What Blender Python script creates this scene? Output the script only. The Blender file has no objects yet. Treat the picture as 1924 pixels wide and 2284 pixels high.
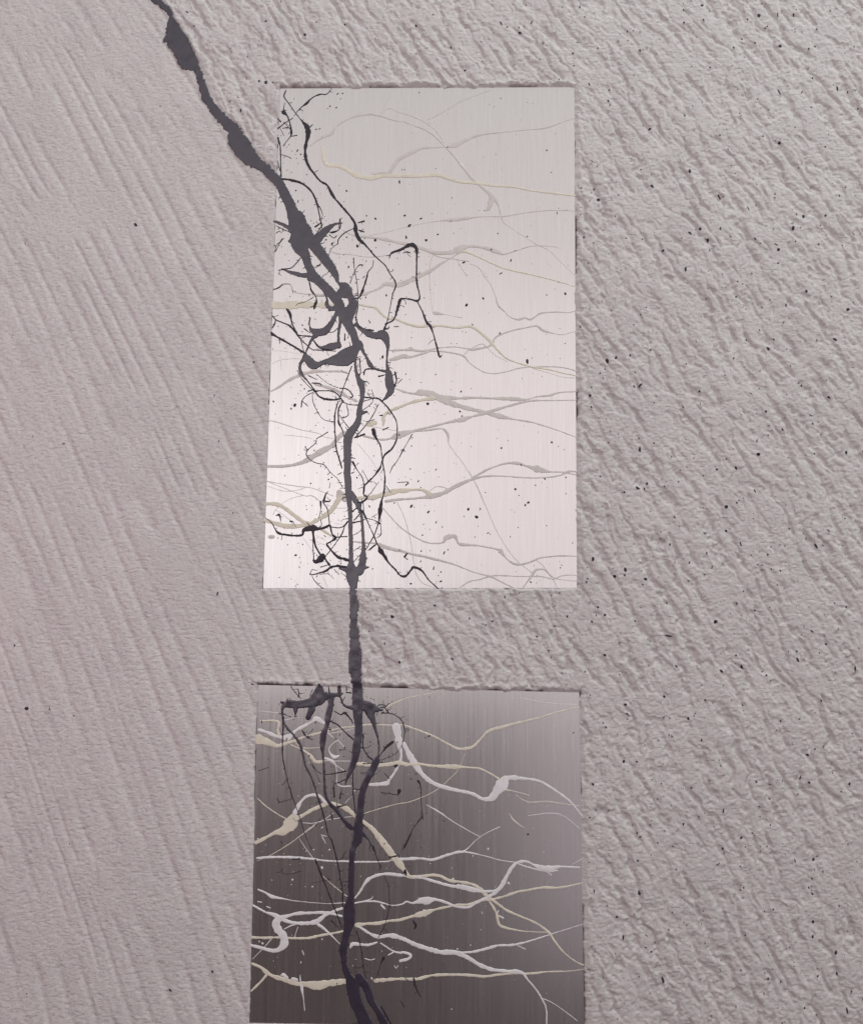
import bpy, math, random
import numpy as np
from mathutils import Matrix, Vector

# ------------------------------------------------------------------ camera
scene = bpy.context.scene
C = scene.collection
PITCH, ROLL, DIST = math.radians(7.8), math.radians(0.47), 2.1
fw = Vector((0, math.cos(PITCH), math.sin(PITCH)))
r0 = Vector((1, 0, 0)); u0 = Vector((0, -math.sin(PITCH), math.cos(PITCH)))
rt = r0 * math.cos(ROLL) + u0 * math.sin(ROLL)
up = -r0 * math.sin(ROLL) + u0 * math.cos(ROLL)
cam_d = bpy.data.cameras.new('camera')
cam = bpy.data.objects.new('camera', cam_d); C.objects.link(cam)
cam.matrix_world = Matrix(((rt.x, up.x, -fw.x, 0), (rt.y, up.y, -fw.y, -DIST), (rt.z, up.z, -fw.z, 0), (0, 0, 0, 1)))
cam_d.sensor_fit = 'VERTICAL'; cam_d.sensor_height = 24.0; cam_d.lens = 24.0 * 2449.0 / 2284.0
cam_d.clip_start = 0.05; cam_d.clip_end = 60
scene.camera = cam

# ------------------------------------------------------------------ world, lamps, exposure
world = bpy.data.worlds.new('World'); scene.world = world; world.use_nodes = True
bg = world.node_tree.nodes['Background']
bg.inputs[0].default_value = (1.0, 0.77, 0.76, 1); bg.inputs[1].default_value = 0.065
def area(name, loc, target, sx, sy, radiance, col):
    d = bpy.data.lights.new(name, 'AREA'); d.shape = 'RECTANGLE'; d.size = sx; d.size_y = sy
    d.energy = radiance * math.pi * sx * sy; d.color = col
    o = bpy.data.objects.new(name, d); C.objects.link(o)
    o.location = loc
    o.rotation_euler = (Vector(target) - Vector(loc)).to_track_quat('-Z', 'Y').to_euler()
    return o
# a wide bright opening behind the camera from eye level up, brighter low down and most of all low on the left;
# an added fill lamp high above it; a small high light on the right that rakes across the plaster; added soft fill lamps out
# on the left (pinkish) and on the right; a weaker patch low on the right
area('sky_opening', (0, -4.0, 2.03), (0, 0, 2.03), 10.0, 4.2, 0.67, (1.0, 0.98, 0.95))
area('low_sky_opening', (0.0, -3.9, 1.05), (0.0, 0, 1.05), 7.0, 2.1, 0.29, (1.0, 0.85, 0.86))
area('low_left_opening', (-1.3, -3.8, 0.75), (-1.3, 0, 0.75), 2.2, 1.4, 0.33, (0.93, 0.98, 1.0))
area('upper_fill', (0, -3.4, 6.4), (0, 0, 0.6), 9.0, 3.6, 0.65, (0.76, 1.0, 1.0))
area('overhead_light', (1.9, -1.6, 4.5), (0.0, 0, 0.3), 1.3, 0.9, 21.0, (0.90, 0.985, 0.98))
area('left_fill', (-1.6, -1.7, 0.1), (-0.3, 0, 0.25), 0.9, 0.9, 2.7, (1.0, 0.60, 0.74))
area('right_fill', (4.2, -3.2, 1.6), (0.6, 0, 0.4), 1.8, 1.8, 3.0, (0.98, 0.985, 0.97))
area('low_right_light', (2.1, -4.0, -0.8), (2.1, 0, -0.8), 3.2, 1.6, 0.38, (1.0, 0.93, 0.99))

scene.view_settings.view_transform = 'Standard'; scene.view_settings.look = 'None'
scene.view_settings.exposure = 0.0; scene.view_settings.gamma = 1.0
scene.view_settings.use_curve_mapping = False
scene.render.engine = 'CYCLES'
scene.cycles.max_bounces = 6; scene.cycles.diffuse_bounces = 3; scene.cycles.glossy_bounces = 4

# ------------------------------------------------------------------ noise on arrays (value noise)
_rng = np.random.RandomState(7)
_L = _rng.rand(256, 256) * 2 - 1
def vn(x, y, seed=0):
    x = np.asarray(x, float) + seed * 17.31; y = np.asarray(y, float) + seed * 9.77
    xi = np.floor(x).astype(np.int64); yi = np.floor(y).astype(np.int64)
    fx = x - xi; fy = y - yi
    fx = fx * fx * fx * (fx * (fx * 6 - 15) + 10); fy = fy * fy * fy * (fy * (fy * 6 - 15) + 10)
    a = _L[yi & 255, xi & 255]; b = _L[yi & 255, (xi + 1) & 255]
    c = _L[(yi + 1) & 255, xi & 255]; d = _L[(yi + 1) & 255, (xi + 1) & 255]
    return (a * (1 - fx) + b * fx) * (1 - fy) + (c * (1 - fx) + d * fx) * fy
def fbm(x, y, seed=0, n=3):
    s = 0; a = 1.0; t = 0
    for k in range(n):
        s = s + a * vn(x * 2 ** k, y * 2 ** k, seed + k * 3); t += a; a *= 0.5
    return s / t
def sstep(a, b, x):
    t = np.clip((x - a) / (b - a), 0, 1); return t * t * (3 - 2 * t)

# ------------------------------------------------------------------ traced layout, millimetres on the wall (x right, z up)
NETWORK = {
    'main_trunk': [
        '-595.9,1361.7,13.1 -575.5,1348.3,14.4 -557.0,1332.7,14.4 -546.0,1319.3,10.9 -543.1,1310.3,9.1 -541.4,1299.0,19.5 -537.3,1285.6,31.4 -533.6,1272.2,38.9 -530.0,1258.8,46.4 -522.3,1247.7,44.2 -513.3,1232.2,43.1 -506.6,1218.9,44.1 -497.9,1210.1,32.3 -488.2,1200.1,15.0 -481.5,1188.0,15.5 -476.7,1170.3,16.3 -468.7,1148.3,18.8 -462.9,1132.9,20.5 -448.8,1113.3,21.3 -433.7,1093.7,23.4 -416.6,1076.3,25.1 -403.8,1063.3,28.0 -399.1,1045.9,38.1 -388.3,1028.6,43.3 -375.4,1011.3,39.1 -358.5,996.3,27.4 -341.8,985.6,22.7 -338.3,981.2,23.2 -319.3,963.0,23.5 -307.7,948.0,22.0 -299.0,928.8,23.5 -290.4,913.8,24.1 -284.9,898.9,25.1 -280.5,883.9,29.2 -274.1,871.2,35.4',
        '-513.0,1223.3,21.5 -510.4,1209.9,23.7 -516.4,1205.4,12.9',
        '-548.1,1267.6,15.1 -553.9,1257.5,5.6',
        '-273.5,880.4,35.5 -272.5,871.4,40.7 -269.6,860.5,38.9 -264.1,849.7,47.7 -270.7,835.2,35.3 -266.0,819.0,30.0 -256.2,804.7,21.1 -251.5,788.6,16.9 -243.3,770.8,18.2 -232.7,756.6,18.9 -220.4,744.2,19.3 -208.1,731.8,20.1 -197.6,719.4,21.8 -188.7,707.1,20.9 -183.3,692.9,22.6',
        '-257.2,848.0,30.0 -244.8,833.6,28.2 -234.1,819.3,26.4 -223.4,805.0,24.6 -212.8,790.7,22.0 -203.9,778.3,19.0 -196.8,767.6,15.4 -193.2,759.6,11.6 -189.6,748.0,6.0 -184.3,744.5,6.0',
        '-281.0,833.3,15.9 -288.8,832.4,6.4',
        '-182.6,742.7,10.5 -174.7,735.6,24.5 -174.6,728.5,29.7',
        '-184.9,728.4,12.2 -188.9,715.9,14.0',
        '-166.8,725.0,12.2 -162.3,714.4,15.7 -157.9,703.8,19.2 -162.8,691.3,22.6 -169.3,677.1,26.1 -169.2,666.5,22.6 -163.8,654.2,19.1 -156.8,641.9,15.9 -153.1,627.9,15.6 -151.1,613.8,17.3 -159.5,605.0,27.6',
        '-188.6,698.2,17.4 -181.6,689.4,22.6 -174.5,680.6,24.4',
        '-151.0,606.3,8.6 -152.4,588.8,5.2 -151.2,569.6,6.2 -146.7,553.9,9.6 -140.6,541.8,15.5 -137.8,529.7,13.0 -137.6,514.0,8.6 -140.7,500.2,8.9 -142.2,488.1,12.3 -143.6,470.8,12.6 -148.4,457.0,14.3 -158.3,444.9,17.0 -163.1,432.8,18.7 -164.5,413.9,16.6 -163.9,384.9,15.6 -164.3,359.4,15.5 -162.5,350.4,15.5 -161.3,333.5,14.8 -159.2,308.1,10.7 -157.1,287.9,10.1 -155.8,257.7,10.0 -154.3,224.2,10.0 -153.7,190.9,10.0 -152.6,174.3,21.5 -150.7,162.7,26.5 -149.4,152.8,20.7 -148.7,142.8,15.9 -149.4,134.6,12.9 -147.5,121.4,15.8 -146.0,108.2,17.1 -147.4,95.1,12.8 -148.1,81.3,12.5',
        '-148.8,123.7,13.8 -145.6,106.3,17.1 -146.7,84.6,11.9 -145.5,62.9,17.4 -143.8,45.6,20.5 -142.8,28.4,21.6 -142.4,9.7,23.7 -142.1,-11.8,25.1 -139.5,-33.1,21.8 -137.0,-54.5,21.5 -136.1,-76.2,22.5 -135.8,-95.4,19.7 -133.6,-118.0,15.8 -134.1,-138.9,15.4 -136.8,-159.7,17.1 -139.6,-180.4,15.3 -147.1,-201.1,13.2 -153.9,-216.6,5.2 -156.3,-226.9,2.1',
        '-138.1,546.2,6.9 -127.9,545.0,3.4 -123.6,540.6,1.4',
        '-135.3,482.9,8.5 -127.0,486.1,2.7',
        '-154.5,325.1,6.7 -145.8,308.2,11.1 -140.6,296.5,9.4 -135.3,281.4,6.7 -133.4,266.2,6.7 -131.3,241.1,7.5 -130.1,216.1,8.7 -130.6,199.4,14.0 -132.1,186.1,14.9 -136.8,172.7,18.2',
        '-128.7,179.1,8.3 -118.4,180.4,2.0',
        '-175.0,177.4,5.0 -161.7,174.2,9.9',
    ],
    'branch:1': [
        '-232.7,835.6,19.4 -225.2,845.6,19.1 -215.9,855.6,16.3 -207.4,862.9,11.3 -198.8,868.4,6.7 -186.8,871.2,3.9 -182.5,871.2,1.8',
        '-187.8,878.5,3.9 -187.6,871.2,4.6',
    ],
    'branch:2': [
        '-318.4,873.5,5.0 -300.9,866.6,7.8 -288.6,858.6,9.9 -278.1,853.2,12.4',
        '-314.6,863.8,1.8 -304.1,858.4,1.8 -290.1,852.2,3.5',
    ],
    'branch:3': [
        '-246.5,761.8,12.3 -262.0,761.7,10.2 -275.9,765.5,9.1 -288.0,769.0,6.7 -299.3,773.2,2.5',
        '-248.1,753.7,6.7 -234.2,747.6,6.0 -223.7,737.0,4.2 -214.8,722.8,3.5 -210.3,712.2,4.5 -210.9,701.5,9.8 -202.2,694.2,8.7 -190.2,696.4,10.5',
    ],
    'branch:4': [
        '-205.5,690.1,5.2 -197.0,691.0,3.5',
        '-183.2,687.6,7.0 -183.6,662.8,6.3 -186.6,641.6,5.5 -185.8,625.8,6.9 -184.4,617.0,10.4',
    ],
    'branch:5': [
        '-190.1,689.3,4.9 -195.0,675.1,8.3 -204.8,657.4,12.2 -214.9,646.7,18.0 -228.5,644.8,16.6 -238.8,648.3,10.4 -242.7,655.3,4.5 -244.6,664.1,3.1 -242.5,674.7,1.4',
        '-231.7,637.7,12.1 -238.4,630.6,6.9 -246.5,613.0,4.1 -251.3,600.7,5.2',
    ],
    'branch:6': [
        '-159.6,608.0,19.0 -169.5,595.7,38.0 -183.0,589.4,29.3 -200.0,586.3,18.6 -213.5,584.4,10.3 -223.6,579.5,11.4 -235.5,578.5,20.7 -244.2,588.0,19.0 -249.9,596.7,10.4',
        '-185.3,618.8,10.4 -197.2,616.6,16.6 -210.8,614.2,10.4 -222.7,613.2,4.5',
        '-251.2,596.7,10.4 -257.7,584.4,7.9 -261.2,572.2,7.9 -257.1,560.0,7.6 -246.7,547.9,2.7',
    ],
    'branch:7': [
        '-152.0,661.3,8.7 -139.8,650.9,9.7 -126.0,642.2,13.9 -110.6,638.8,15.6 -98.7,641.5,19.1 -91.8,630.1,13.9 -89.0,616.1,8.6 -90.0,598.6,5.5 -89.7,577.6,4.8 -85.7,561.4,13.1 -85.6,551.0,17.9 -83.7,538.8,19.2 -81.9,528.4,15.4 -88.5,516.2,8.6 -97.7,507.5,2.1',
    ],
    'branch:8': [
        '-149.7,627.4,10.4 -142.8,622.2,10.4 -137.4,606.4,7.6 -128.7,592.5,6.2 -123.4,580.6,10.3 -113.0,571.7,4.5 -97.7,567.4,5.2 -88.3,566.6,5.2',
    ],
    'branch:9': [
        '-127.2,-79.6,17.6 -114.7,-84.8,23.7 -104.0,-87.3,15.8 -89.8,-88.9,5.3',
        '-112.8,-93.5,19.3 -107.3,-107.4,14.0 -102.6,-123.0,8.4 -97.9,-138.6,4.5 -95.0,-155.9,3.5 -95.7,-173.1,4.9 -100.7,-187.0,15.7 -111.0,-207.7,15.3 -122.9,-233.5,13.9 -126.8,-257.5,13.8 -128.2,-279.7,14.1 -130.5,-300.1,17.2 -131.8,-324.5,18.9 -140.2,-342.6,12.7 -142.4,-367.9,12.0 -142.3,-401.5,11.9 -142.5,-428.2,13.6 -145.2,-451.6,22.4 -145.1,-474.8,20.6 -149.6,-493.1,15.2 -154.3,-517.9,16.2 -155.3,-524.7,16.4 -153.2,-539.8,11.8 -151.1,-553.1,13.6 -143.3,-570.8,17.2 -136.6,-584.0,26.2 -135.5,-592.8,24.4 -128.7,-614.8,25.3 -120.0,-632.3,24.3 -111.4,-653.2,27.0',
        '-125.7,-568.9,15.4 -111.5,-588.2,16.3 -102.8,-610.2,15.3 -90.6,-627.7,13.5 -76.4,-653.0,17.1',
        '-128.6,-310.4,12.0 -112.6,-325.5,5.8 -103.7,-339.0,3.8',
    ],
    'branch:10': [
        '-209.5,-45.3,9.9 -209.2,-55.8,21.2 -210.8,-68.1,30.8 -224.7,-76.9,19.7 -245.9,-80.6,16.2 -265.4,-79.9,14.8 -276.0,-84.3,8.8 -278.1,-96.6,4.9 -275.2,-112.2,4.2 -267.8,-124.3,5.6 -251.5,-141.5,7.3 -242.3,-155.3,6.6 -236.6,-174.3,4.9 -230.8,-194.9,3.8 -219.8,-215.5,3.8 -210.4,-242.8,3.1',
        '-196.6,-64.4,15.9 -207.0,-76.8,10.6',
        '-222.7,-89.1,15.8 -229.4,-104.9,11.6',
        '-252.8,-89.4,8.1 -253.3,-105.1,1.4',
    ],
    'branch:11': [
        '-269.1,-77.3,7.0 -267.9,-67.6,1.4',
        '-186.0,-64.4,12.3 -187.4,-83.6,12.7 -190.6,-99.3,14.1 -193.7,-118.5,8.1 -198.7,-135.9,12.3 -200.9,-156.7,10.1 -199.6,-174.0,5.2 -197.4,-194.6,3.8 -196.0,-220.4,3.8 -192.8,-246.1,5.9 -183.7,-263.1,8.6 -171.2,-274.9,8.6 -158.6,-291.8,8.6 -144.4,-305.3,11.0',
        '-191.3,-63.5,9.9 -171.8,-62.1,7.1 -164.8,-59.3,3.2',
        '-171.3,-46.7,6.4 -170.9,-62.5,7.1',
        '-168.2,-67.7,4.2 -162.6,-79.9,4.9 -151.9,-85.1,7.0 -141.3,-83.2,8.8',
    ],
}
DARK = [
    '-303.8,1152.9,2.1 -306.6,1139.7,2.6 -294.8,1122.2,2.1 -281.9,1103.6,1.9 -269.1,1087.3,3.0 -258.5,1074.3,10.6 -256.1,1061.2,10.2 -258.8,1043.7,6.4 -261.5,1026.3,5.9 -258.9,1004.6,5.9 -252.4,989.5,4.6 -241.8,974.5,4.2 -229.2,959.5,3.8 -215.7,951.0,4.2 -206.1,933.8,6.3 -197.7,921.0,3.8 -183.1,904.0,4.6 -168.5,887.0,4.2 -158.0,870.1,7.5 -155.7,853.0,8.3 -149.3,838.2,7.1 -141.0,829.8,6.2 -137.6,827.4,4.2 -116.5,802.3,2.8 -97.3,784.6,2.5 -86.8,766.7,2.5 -74.5,745.4,3.2 -81.0,722.2,2.4 -85.8,693.7,1.7 -90.6,667.2,2.4 -97.2,651.2,4.2',
    '-93.4,662.5,3.8 -77.4,673.4,2.4 -68.5,702.2,6.1 -64.0,714.3,3.8 -47.8,714.4,3.3 -31.5,711.0,4.2 -27.0,721.8,2.8 -33.1,750.7,3.3 -33.5,794.3,2.9 -34.9,819.5,7.2 -46.7,826.8,8.6 -65.2,816.8,5.2 -83.8,809.4,3.8 -88.3,798.4,1.9',
    '-31.5,709.8,2.8 -22.1,690.6,2.4 -12.6,666.8,5.2 -5.6,659.7,5.6 1.5,640.6,2.3 8.6,614.5,3.7 13.3,596.8,3.3 17.9,600.4,1.4',
    '-60.5,809.6,1.9 -53.5,812.1,2.4 -47.0,810.2,2.4',
    '-307.1,963.1,3.8 -288.6,961.1,4.6 -265.9,953.8,4.2 -247.1,937.8,4.2 -236.4,916.4,3.8 -229.7,888.7,2.9 -224.0,861.0,2.5',
    '-245.0,933.5,1.7 -236.3,914.3,1.7 -227.9,901.5,2.1 -223.5,888.7,1.3 -225.3,875.9,1.3',
    '-317.2,1049.7,5.5 -312.0,1032.4,3.0 -310.0,995.5,2.3 -308.2,967.4,2.9',
    '-306.7,1105.6,8.5 -299.3,1098.0,3.4 -293.7,1082.7,2.5 -290.2,1065.2,5.1 -292.0,1054.3,1.7 -300.9,1041.2,1.5 -304.8,1034.6,2.5',
    '-317.2,1071.6,2.5 -304.0,1082.6,1.7 -287.8,1093.7,1.3',
    '-307.9,1071.6,1.3 -295.5,1072.8,2.1 -290.2,1065.2,2.1',
    '-305.2,1126.5,1.3 -307.8,1108.9,2.1',
    '-313.0,1071.6,1.3 -305.4,1056.4,1.3',
    '-317.7,1091.2,2.6 -312.4,1085.8,3.0',
    '-281.9,1104.7,1.5 -271.9,1116.9,2.1 -259.7,1126.9,4.3 -249.6,1138.0,1.7 -233.2,1145.8,2.6 -220.8,1145.9,1.7 -210.7,1158.2,0.9',
    '-292.0,1054.3,1.3 -278.7,1056.6,2.1',
    '-308.4,1015.0,1.3 -296.0,1010.8,1.3 -289.8,1007.6,1.7',
    '-316.3,1001.9,1.3 -310.6,980.4,2.1',
    '-161.9,859.4,1.7 -178.0,850.7,2.1 -189.9,837.9,2.1 -191.8,827.3,2.9',
    '-225.2,871.6,1.7 -237.2,863.0,4.2',
    '-151.9,872.2,2.1 -139.8,875.5,3.3',
    '-149.6,856.3,2.5 -139.4,853.2,2.9',
    '-223.1,867.4,2.5 -234.9,848.1,1.7 -242.9,841.7,1.2',
    '-186.5,871.9,2.5 -188.3,859.1,1.7 -202.4,850.5,2.1 -212.6,854.7,1.7',
    '-208.4,846.2,2.1 -200.1,839.9,1.7 -194.1,844.2,1.7',
    '-252.3,1074.3,1.7 -247.3,1079.8,1.7',
    '-153.2,825.5,2.1 -151.0,821.2,1.7',
    '-266.2,881.9,1.3 -258.1,885.2,1.7',
    '-303.7,836.9,1.7 -309.4,824.1,1.2 -315.2,810.5,1.2',
    '-265.5,797.5,2.5 -274.6,784.8,2.1 -284.7,776.1,1.9 -301.9,773.9,2.1',
    '-298.4,773.0,2.1 -308.7,772.0,1.4',
    '-305.3,772.0,1.4 -307.6,763.1,1.4',
    '-247.2,751.1,2.5 -242.4,731.5,3.8 -233.6,719.1,2.4 -231.3,708.5,3.5 -233.8,701.3,7.0 -235.5,693.4,4.5',
    '-234.0,699.6,2.1 -243.3,695.9,1.4',
    '-289.4,691.1,4.2 -283.2,681.4,5.2 -278.4,662.0,3.1 -269.4,644.5,3.1 -264.1,638.3,2.4 -240.2,636.3,3.5',
    '-318.1,677.6,2.4 -309.3,668.8,2.4 -285.1,658.4,4.2 -272.9,646.2,3.5 -262.3,632.2,2.4 -248.3,618.3,2.1 -237.9,609.6,1.7 -229.4,608.8,2.1 -191.9,606.8,2.4',
    '-318.8,641.4,6.2 -301.5,631.0,3.8 -284.2,621.5,3.8 -266.9,611.1,4.1 -253.1,602.4,4.8',
    '-317.4,652.9,2.4 -312.6,661.7,2.4 -311.9,670.6,1.7',
    '-262.3,634.0,1.7 -258.6,621.7,1.4 -253.1,602.4,1.7',
    '-234.9,627.2,3.1 -222.7,613.2,3.8 -205.5,608.1,2.1',
    '-301.5,631.0,1.7 -302.1,621.3,1.4',
    '-259.6,660.4,1.0 -257.8,658.7,2.4',
    '-254.2,651.6,2.4 -242.1,642.9,1.7',
    '-206.3,645.0,1.7 -196.1,646.0,1.4 -187.7,654.0,1.7',
    '-173.8,641.8,2.4 -173.9,629.4,3.1',
    '-119.8,793.3,1.4 -121.4,780.8,1.4 -129.8,770.0,2.1 -133.0,755.6,3.9 -137.9,739.5,3.5 -141.1,728.8,6.3 -147.8,716.3,3.1 -161.4,712.6,2.4',
    '-159.5,798.4,1.8 -157.4,775.1,1.4 -151.7,746.5,1.4 -149.6,721.6,1.7 -149.2,696.7,1.7 -152.3,680.8,2.4 -151.2,668.4,2.8 -145.1,656.1,3.5 -136.5,652.6,2.1 -117.6,649.3,3.1',
    '-165.5,746.4,1.8 -159.0,766.1,1.4 -152.3,778.7,1.4 -147.2,784.1,2.5 -140.3,783.8,1.8',
    '-317.9,730.9,1.4 -306.0,736.3,3.1 -299.3,742.6,1.7 -283.9,741.8,1.4 -278.3,724.1,1.0',
    '-272.4,697.5,1.0 -267.4,702.8,2.1 -253.8,706.5,1.4 -236.9,717.3,1.0',
    '-233.6,719.1,1.0 -216.4,719.3,1.7',
    '-234.9,778.0,1.4 -224.7,783.5,1.4',
    '-209.5,799.7,1.1 -204.7,816.0,1.1 -191.1,828.7,1.1',
    '-316.6,809.6,1.8 -313.6,824.0,1.4 -305.1,831.3,1.8 -301.0,838.6,1.1',
    '-315.1,848.4,1.4 -309.2,853.0,1.8 -303.9,849.4,1.1',
    '-136.5,761.0,1.4 -139.9,757.3,1.8',
    '-175.8,748.1,1.4 -177.4,742.7,2.4',
    '-95.5,653.0,5.2 -88.7,653.0,2.4 -87.0,656.6,2.4',
    '-95.5,654.8,4.5 -90.5,663.6,2.8 -77.0,672.6,2.4 -70.4,697.4,3.8 -63.8,713.4,3.5',
    '-205.4,852.0,2.5 -191.7,855.8,2.1 -186.7,866.7,1.8',
    '-246.3,826.4,1.4 -253.0,815.6,1.4',
    '-124.7,665.1,2.8 -127.3,670.4,1.4',
    '-76.8,657.6,1.4 -68.2,657.6,2.1',
    '-134.9,559.3,2.8 -131.7,569.8,2.8 -113.0,571.3,3.4',
    '-236.2,534.0,2.4 -229.2,525.4,3.8 -222.5,526.3,2.7 -212.3,526.4,2.4 -197.0,525.7,2.7 -185.0,518.8,2.7 -179.8,512.0,2.4 -173.7,503.4,3.4',
    '-265.8,566.9,1.7 -258.7,553.0,1.7 -246.5,539.2,1.7 -234.3,527.1,2.1',
    '-246.7,547.9,2.7 -236.2,534.0,2.4 -229.2,525.4,3.1',
    '-229.2,523.7,2.7 -222.2,515.1,3.4 -210.2,510.0,4.1 -193.3,508.4,4.1 -183.2,510.2,3.4 -178.1,510.2,2.4',
    '-159.0,576.5,2.4 -167.1,553.8,2.4 -173.5,536.3,2.1 -179.9,515.4,2.7',
    '-173.7,503.4,2.4 -162.7,499.1,2.1 -145.7,498.4,2.4',
    '-184.8,505.0,2.4 -189.4,484.2,2.7 -190.7,461.8,3.1 -188.4,432.6,3.1 -186.3,412.0,3.1 -180.9,393.3,3.0 -174.6,372.9,2.7',
    '-174.7,506.8,2.7 -182.8,491.2,3.1 -183.3,473.9,2.7 -182.2,461.8,3.4 -175.2,448.1,2.7 -170.7,432.7,2.4',
    '-167.7,498.2,2.1 -164.0,479.2,2.0 -174.0,472.3,2.0',
    '-180.8,477.4,1.7 -173.9,467.1,2.0 -163.5,453.4,2.4',
    '-232.6,523.7,1.4 -245.9,516.6,1.7 -254.2,507.9,2.4 -256.4,494.0,2.4',
    '-255.8,506.1,1.4 -243.8,495.8,1.7',
    '-235.1,521.9,1.4 -233.8,504.6,1.4 -223.2,482.2,1.4 -211.1,468.5,1.4 -192.4,464.3,1.4',
    '-181.9,531.9,2.7 -166.6,529.4,2.4 -156.2,517.4,2.4 -159.5,513.0,3.1',
    '-234.7,541.9,2.4 -222.8,541.1,2.4 -215.9,537.7,1.0',
    '-242.8,525.3,2.7 -232.7,528.9,1.7',
    '-226.6,558.5,1.0 -205.8,541.3,1.0 -185.3,532.7,1.4',
    '-243.5,556.6,2.1 -229.8,549.8,1.4 -226.4,549.8,1.4',
    '-135.0,514.1,2.7 -120.6,512.5,2.7 -105.4,510.9,3.4 -91.7,498.8,2.7 -79.6,483.4,3.1 -70.1,466.2,2.7 -68.2,447.3,2.7 -69.6,428.4,3.1 -78.7,411.2,4.1 -92.0,399.2,4.4 -96.8,387.2,2.7 -101.6,370.1,2.4 -116.4,353.0,3.0 -129.6,339.3,2.7 -131.9,324.0,3.4',
    '-115.5,512.5,1.4 -118.8,502.1,1.4 -135.4,488.1,1.7',
    '-135.7,505.4,1.4 -120.6,510.4,1.4',
    '-127.5,522.8,1.4 -120.6,512.5,1.7',
    '-119.2,529.8,1.0 -113.9,514.2,1.4',
    '-105.2,500.5,1.4 -113.4,483.1,2.0 -124.9,464.1,2.0 -141.4,443.3,2.4 -151.4,432.9,2.4',
    '-113.2,469.3,1.4 -130.0,464.9,1.4',
    '-114.6,448.7,9.2 -112.7,440.1,7.5 -107.5,429.8,4.1 -100.6,417.9,2.7 -96.9,395.7,2.4 -95.0,380.4,2.4 -91.4,361.7,2.4 -90.9,344.7,3.4 -92.6,323.7,3.7 -95.8,312.0,3.0 -98.1,298.5,6.7 -99.5,285.0,7.7 -101.8,268.2,2.3 -108.1,246.3,2.3 -119.4,224.5,2.3 -125.9,214.4,2.0 -135.7,204.3,1.3 -148.7,190.1,2.0',
    '-132.1,439.9,4.1 -151.4,432.9,2.7',
    '-38.6,440.7,1.7 -48.5,423.5,1.4 -56.8,408.0,2.0 -66.6,389.1,1.4 -76.5,375.4,1.7 -81.4,363.5,1.0',
    '-60.1,408.0,1.4 -51.7,407.2,1.0',
    '-153.9,385.0,5.1 -145.2,369.7,2.0 -134.9,354.5,2.0 -130.4,334.2,2.7 -131.8,321.9,3.4 -124.2,315.2,4.0 -134.1,306.6,4.0 -142.4,304.9,3.4',
    '-155.7,393.5,3.4 -149.0,391.8,1.4',
    '-203.8,443.6,2.7 -215.4,435.8,1.7 -224.5,430.6,2.0 -226.9,422.0,1.7 -242.5,406.4,2.0 -243.1,396.2,2.4 -232.8,386.0,1.7 -219.2,381.0,1.7 -209.1,378.6,2.0 -195.4,362.5,1.7 -183.4,352.4,1.3 -173.1,335.5,1.3',
    '-241.7,406.4,1.4 -247.7,414.1,1.0',
    '-181.9,360.1,1.7 -175.3,363.5,1.7',
    '-155.1,362.8,2.4 -150.2,365.4,1.4',
    '-186.2,405.2,2.7 -191.2,405.2,1.0',
    '-183.3,343.9,1.0 -174.1,344.0,1.3',
    '-196.7,343.8,1.0 -198.1,333.6,1.7',
    '-88.1,483.3,1.7 -83.8,479.9,1.4',
    '-103.2,478.0,1.4 -98.1,478.1,3.8',
    '-96.0,448.8,2.7 -86.0,454.1,2.7',
    '-87.4,561.4,1.4 -106.0,556.0,3.4',
    '-144.0,592.4,2.4 -141.8,566.2,2.1 -143.4,557.4,1.7',
    '-73.9,565.0,3.4 -71.2,552.8,3.1 -71.1,545.9,2.7 -75.2,535.4,2.7',
    '-68.5,542.4,1.7 -60.1,551.2,1.7',
    '-135.1,369.8,1.0 -124.8,351.2,1.3 -123.0,344.4,1.0',
    '-181.7,181.5,4.0 -191.6,179.8,5.0 -201.4,172.2,4.0 -214.6,168.0,3.0 -227.7,164.5,2.6 -231.9,166.2,2.3',
    '-158.5,180.0,3.3 -168.4,180.8,3.6 -180.1,182.3,4.6',
    '-195.0,183.9,5.0 -201.9,193.8,3.3 -207.0,200.4,8.3',
    '-208.6,200.4,10.0 -213.5,193.7,12.6 -221.7,189.5,10.0 -225.0,192.0,5.0',
    '-212.0,202.0,3.7 -222.4,220.3,4.0 -227.0,240.3,4.0 -228.0,250.4,5.7',
    '-319.9,273.9,1.3 -308.3,264.8,2.0 -301.3,253.1,2.3 -294.4,244.8,5.0 -281.0,241.6,4.3 -266.0,240.0,4.0 -249.4,241.0,4.3 -245.5,250.2,8.3 -236.4,253.6,10.7 -228.1,254.6,11.0 -216.4,253.8,5.7 -206.5,255.6,5.0 -196.6,260.7,5.0',
    '-194.9,259.0,4.0 -190.9,244.0,2.7 -184.5,235.7,5.0 -195.9,227.2,3.3 -200.8,223.8,4.3 -190.6,210.6,4.0 -178.7,199.0,5.0 -167.1,195.8,6.6 -157.9,192.5,5.0',
    '-184.5,237.3,2.7 -162.1,239.2,2.3',
    '-193.2,257.4,2.0 -178.2,255.8,2.0 -168.3,259.2,2.7 -161.8,267.7,4.0',
    '-167.4,259.3,1.7 -171.3,245.8,2.3 -182.6,227.3,1.7 -192.3,213.9,1.7 -203.6,198.8,2.0',
    '-196.7,264.0,2.3 -198.7,280.8,1.7 -202.3,294.3,2.0 -209.2,304.3,2.7 -207.7,311.1,4.4 -203.8,323.0,2.0 -199.6,326.4,1.0',
    '-214.3,306.0,5.0 -213.9,290.8,1.3 -216.9,274.0,1.3',
    '-207.6,307.7,3.4 -197.6,307.0,2.4 -195.2,311.2,1.3',
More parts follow.
